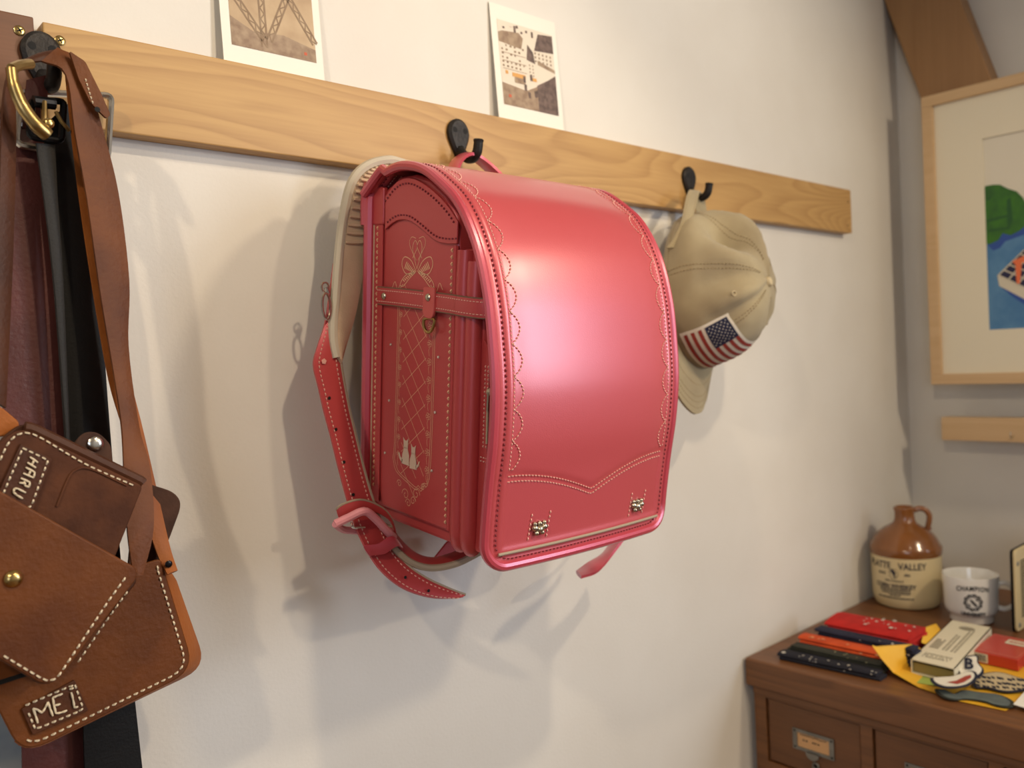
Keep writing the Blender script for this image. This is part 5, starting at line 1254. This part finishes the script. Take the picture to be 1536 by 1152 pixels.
def pq(s0, f0, s1, f1): q.add([P3(s0,f0,0.0003), P3(s1,f0,0.0003), P3(s1,f1,0.0003), P3(s0,f1,0.0003)], [(0,1,2,3)])
for i in range(16):
    for j in range(3):
        if rg.random() < 0.75: pq(0.16+i*0.040, 0.09+j*0.035, 0.16+i*0.040+0.02+0.012*rg.random(), 0.115+j*0.035)
for i in range(4):
    for j in range(5):
        if rg.random() < 0.8: pq(0.12+i*0.055, 0.30+j*0.045, 0.165+i*0.055, 0.335+j*0.045)
for k, s0 in enumerate((0.42, 0.50, 0.62, 0.70)):
    f = 0.30
    while f < (0.66 if k < 2 else 0.80): d_ = 0.012+0.02*rg.random(); pq(s0, f, s0+0.045, f+d_); f += d_+0.010
q.add([P3(0.52+0.20*math.cos(x), 0.86+0.045*math.sin(x), 0.0003) for x in [2*math.pi*i/20 for i in range(20)]], [tuple(range(20))])
q.build('print', M_GRY, t, world=True, smooth=False, kind='stuff')
M_RBX = mat('red_card', srgb(196, 58, 40), 0.35, coat=0.4, coat_rough=0.15); M_RLT = mat('pale_red_print', srgb(222, 130, 110), 0.5)
t, a, u, w = pbox('card_box', 'small red playing card box with a barcode label', 'box', (1457,975), (1527,990), (1491,950), CT+0.020, M_RBX)
H = V((0,0,0.0175)); MB().prism([P3(0,0)-H, P3(1,0)-H, P3(1,1)-H, P3(0,1)-H], H).build('body', M_RBX, t, world=True, smooth=False, bevel=0.0008)
q = MB()
q.add([P3(0.42,0.62,0.0006), P3(0.98,0.62,0.0006), P3(0.98,0.84,0.0006), P3(0.42,0.84,0.0006)], [(0,1,2,3)]); lbq = q.build('title_strip', M_WBX, t, world=True, smooth=False)
q = MB(); s_ = 0.47; rg = random.Random(8)
while s_ < 0.92:
    d_ = 0.02+0.02*rg.random(); q.add([P3(s_,0.69,0.0008), P3(s_+d_,0.69,0.0008), P3(s_+d_,0.77,0.0008), P3(s_,0.77,0.0008)], [(0,1,2,3)]); s_ += d_+0.015
q.build('title_marks', M_RBX, lbq, world=True, smooth=False, kind='stuff')
q = MB()
for (s0, f0, s1, f1) in ((0.05,0.06,0.95,0.075), (0.05,0.92,0.95,0.935), (0.05,0.06,0.062,0.935), (0.938,0.06,0.95,0.935)): q.add([P3(s0,f0,0.0006), P3(s1,f0,0.0006), P3(s1,f1,0.0006), P3(s0,f1,0.0006)], [(0,1,2,3)])
q.build('printed_border', M_RLT, t, world=True, smooth=False)
nf = -(w-u*(w.dot(u)/u.length_squared)).normalized()*0.0007
F3 = lambda s_, h: a+u*s_-V((0,0,0.0175*(1-h)))+nf
q = MB(); q.add([F3(0.02,0.12), F3(0.36,0.12), F3(0.36,0.90), F3(0.02,0.90)], [(0,1,2,3)]); bl_ = q.build('barcode_label', M_WBX, t, world=True, smooth=False)
q = MB(); s_ = 0.06; rg = random.Random(4)
while s_ < 0.32:
    d_ = 0.006+0.012*rg.random(); q.add([F3(s_,0.2)+nf*0.4, F3(s_+d_,0.2)+nf*0.4, F3(s_+d_,0.82)+nf*0.4, F3(s_,0.82)+nf*0.4], [(0,1,2,3)]); s_ += d_+0.009
q.build('barcode_bars', M_INK, bl_, world=True, smooth=False, kind='stuff')

# embroidered patches
M_PW = mat('patch_white', srgb(226, 220, 204), 0.85, bump=0.5, bscale=900); M_PN = mat('patch_navy', srgb(26, 28, 48), 0.85, bump=0.5, bscale=900); M_PR = mat('patch_red', srgb(160, 62, 48), 0.85); M_PG = mat('patch_grey_green', srgb(96, 108, 104), 0.85, srgb(84, 92, 92), 60, bump=0.5, bscale=700); M_PT = mat('patch_tan', srgb(196, 178, 140), 0.85)
def patch_thing(label, outline, zz, mm_edge, mm_face, ins=0.10):
    P = spline([W(q_[0], q_[1], z=(CT+q_[2] if len(q_) > 2 else zz)) for q_ in outline], 4, True)
    c = sum(P, V())/len(P)
    t = thing('embroidered_patch', label, 'patch', (c.x, c.y, CT), (0, 0, 0), 'embroidered patches on the yellow bag')
    MB().prism(P, (0, 0, -0.0018)).build('border', mm_edge, t, world=True, smooth=False)
    I = [c+(p-c)*(1-ins) for p in P]; I = [p+V((0,0,0.0005)) for p in I]
    f = MB().prism(I, (0, 0, -0.0006)).build('face', mm_face, t, world=True, smooth=False)
    return t, f, c
t, f, c = patch_thing('white sock shaped patch with a navy letter B', [(1437,1010,0.014),(1437,992,0.022),(1444,985,0.025),(1456,983,0.026),(1466,983,0.026),(1468,994,0.021),(1476,1006,0.015),(1466,1016,0.011),(1446,1016,0.011)], CT+0.0085, M_PN, M_PW, 0.16)
B0, BX_, BY_ = W(1453, 997, z=CT+0.0208), W(1463, 998, z=CT+0.0208)-W(1443, 996, z=CT+0.0208), W(1453, 988, z=CT+0.0248)-W(1453, 1006, z=CT+0.0168)
q = MB(); text_on(q, 'B', 1.0, lambda x, y: B0+V((0,0,0.0012))+BX_*x*1.25+BY_*y*1.25, 0.03); q.build('letter', M_PN, f, world=True, smooth=False)
t, f, c = patch_thing('long white and red banana shaped patch with navy rim', [(1395,1018),(1402,1016),(1430,1014),(1450,1007),(1462,1007),(1466,1014),(1458,1024),(1442,1030),(1418,1031),(1402,1026)], CT+0.0170, M_PN, M_PW, 0.13)
q = MB(); q.add([W(x, y, z=CT+0.0181) for x, y in ((1420,1023),(1434,1021),(1448,1014),(1456,1012),(1457,1016),(1446,1023),(1436,1026))], [tuple(range(7))]); q.build('red_figure', M_PR, f, world=True, smooth=False)
t, f, c = patch_thing('black and cream script patch lying behind the banana patch', [(1462,1018),(1475,1010),(1500,1008),(1528,1016),(1550,1022),(1548,1032),(1520,1037),(1500,1036),(1480,1031),(1462,1030)], CT+0.0062, M_PN, M_PT, 0.08)
q = MB(); rg = random.Random(21)
for i in range(30):
    x, y = 1464+(i % 10)*7.5+rg.uniform(-1, 1), 1013+(i//10)*6.5+rg.uniform(-1, 1)+(i % 10)*0.6; l = rg.uniform(4, 8)
    q.add([W(x, y, z=CT+0.0070), W(x+l, y+1.5, z=CT+0.0070), W(x+l+1, y+5.0, z=CT+0.0070), W(x+2, y+3.5, z=CT+0.0070)], [(0,1,2,3)])
q.build('script_marks', M_PN, f, world=True, smooth=False, kind='stuff')
t, f, c = patch_thing('grey green cloud shaped patch at the front edge of the bag', [(1402,1034),(1414,1034),(1430,1041),(1444,1035),(1470,1038),(1500,1042),(1520,1052),(1518,1060),(1496,1058),(1478,1052),(1450,1048),(1430,1049),(1412,1044)], CT+0.0045, M_BG, M_PG, 0.10)
t = thing('paper_card', 'small white card at the right photo edge on the yellow bag', 'card', W(1545, 1052, z=CT))
MB().prism([W(1520,1056,z=CT+0.0065), W(1538,1036,z=CT+0.0065), W(1580,1045,z=CT+0.0065), W(1565,1070,z=CT+0.0065)], (0,0,-0.001)).build('sheet', M_PAPER, t, world=True, smooth=False)
# blue and white card pinned low on the wall at the left edge
t = thing('paper_card', 'blue and white card on the wall below the hanging bags', 'card', W(10, 1140, y=-0.003))
MB().prism([W(-60,1060,y=-0.002), W(34,1050,y=-0.002), W(42,1300,y=-0.002), W(-60,1330,y=-0.002)], (0,0.0012,0)).build('sheet', mat('card_blue', srgb(96, 120, 150), 0.6, srgb(190, 198, 196), 9), t, world=True, smooth=False)
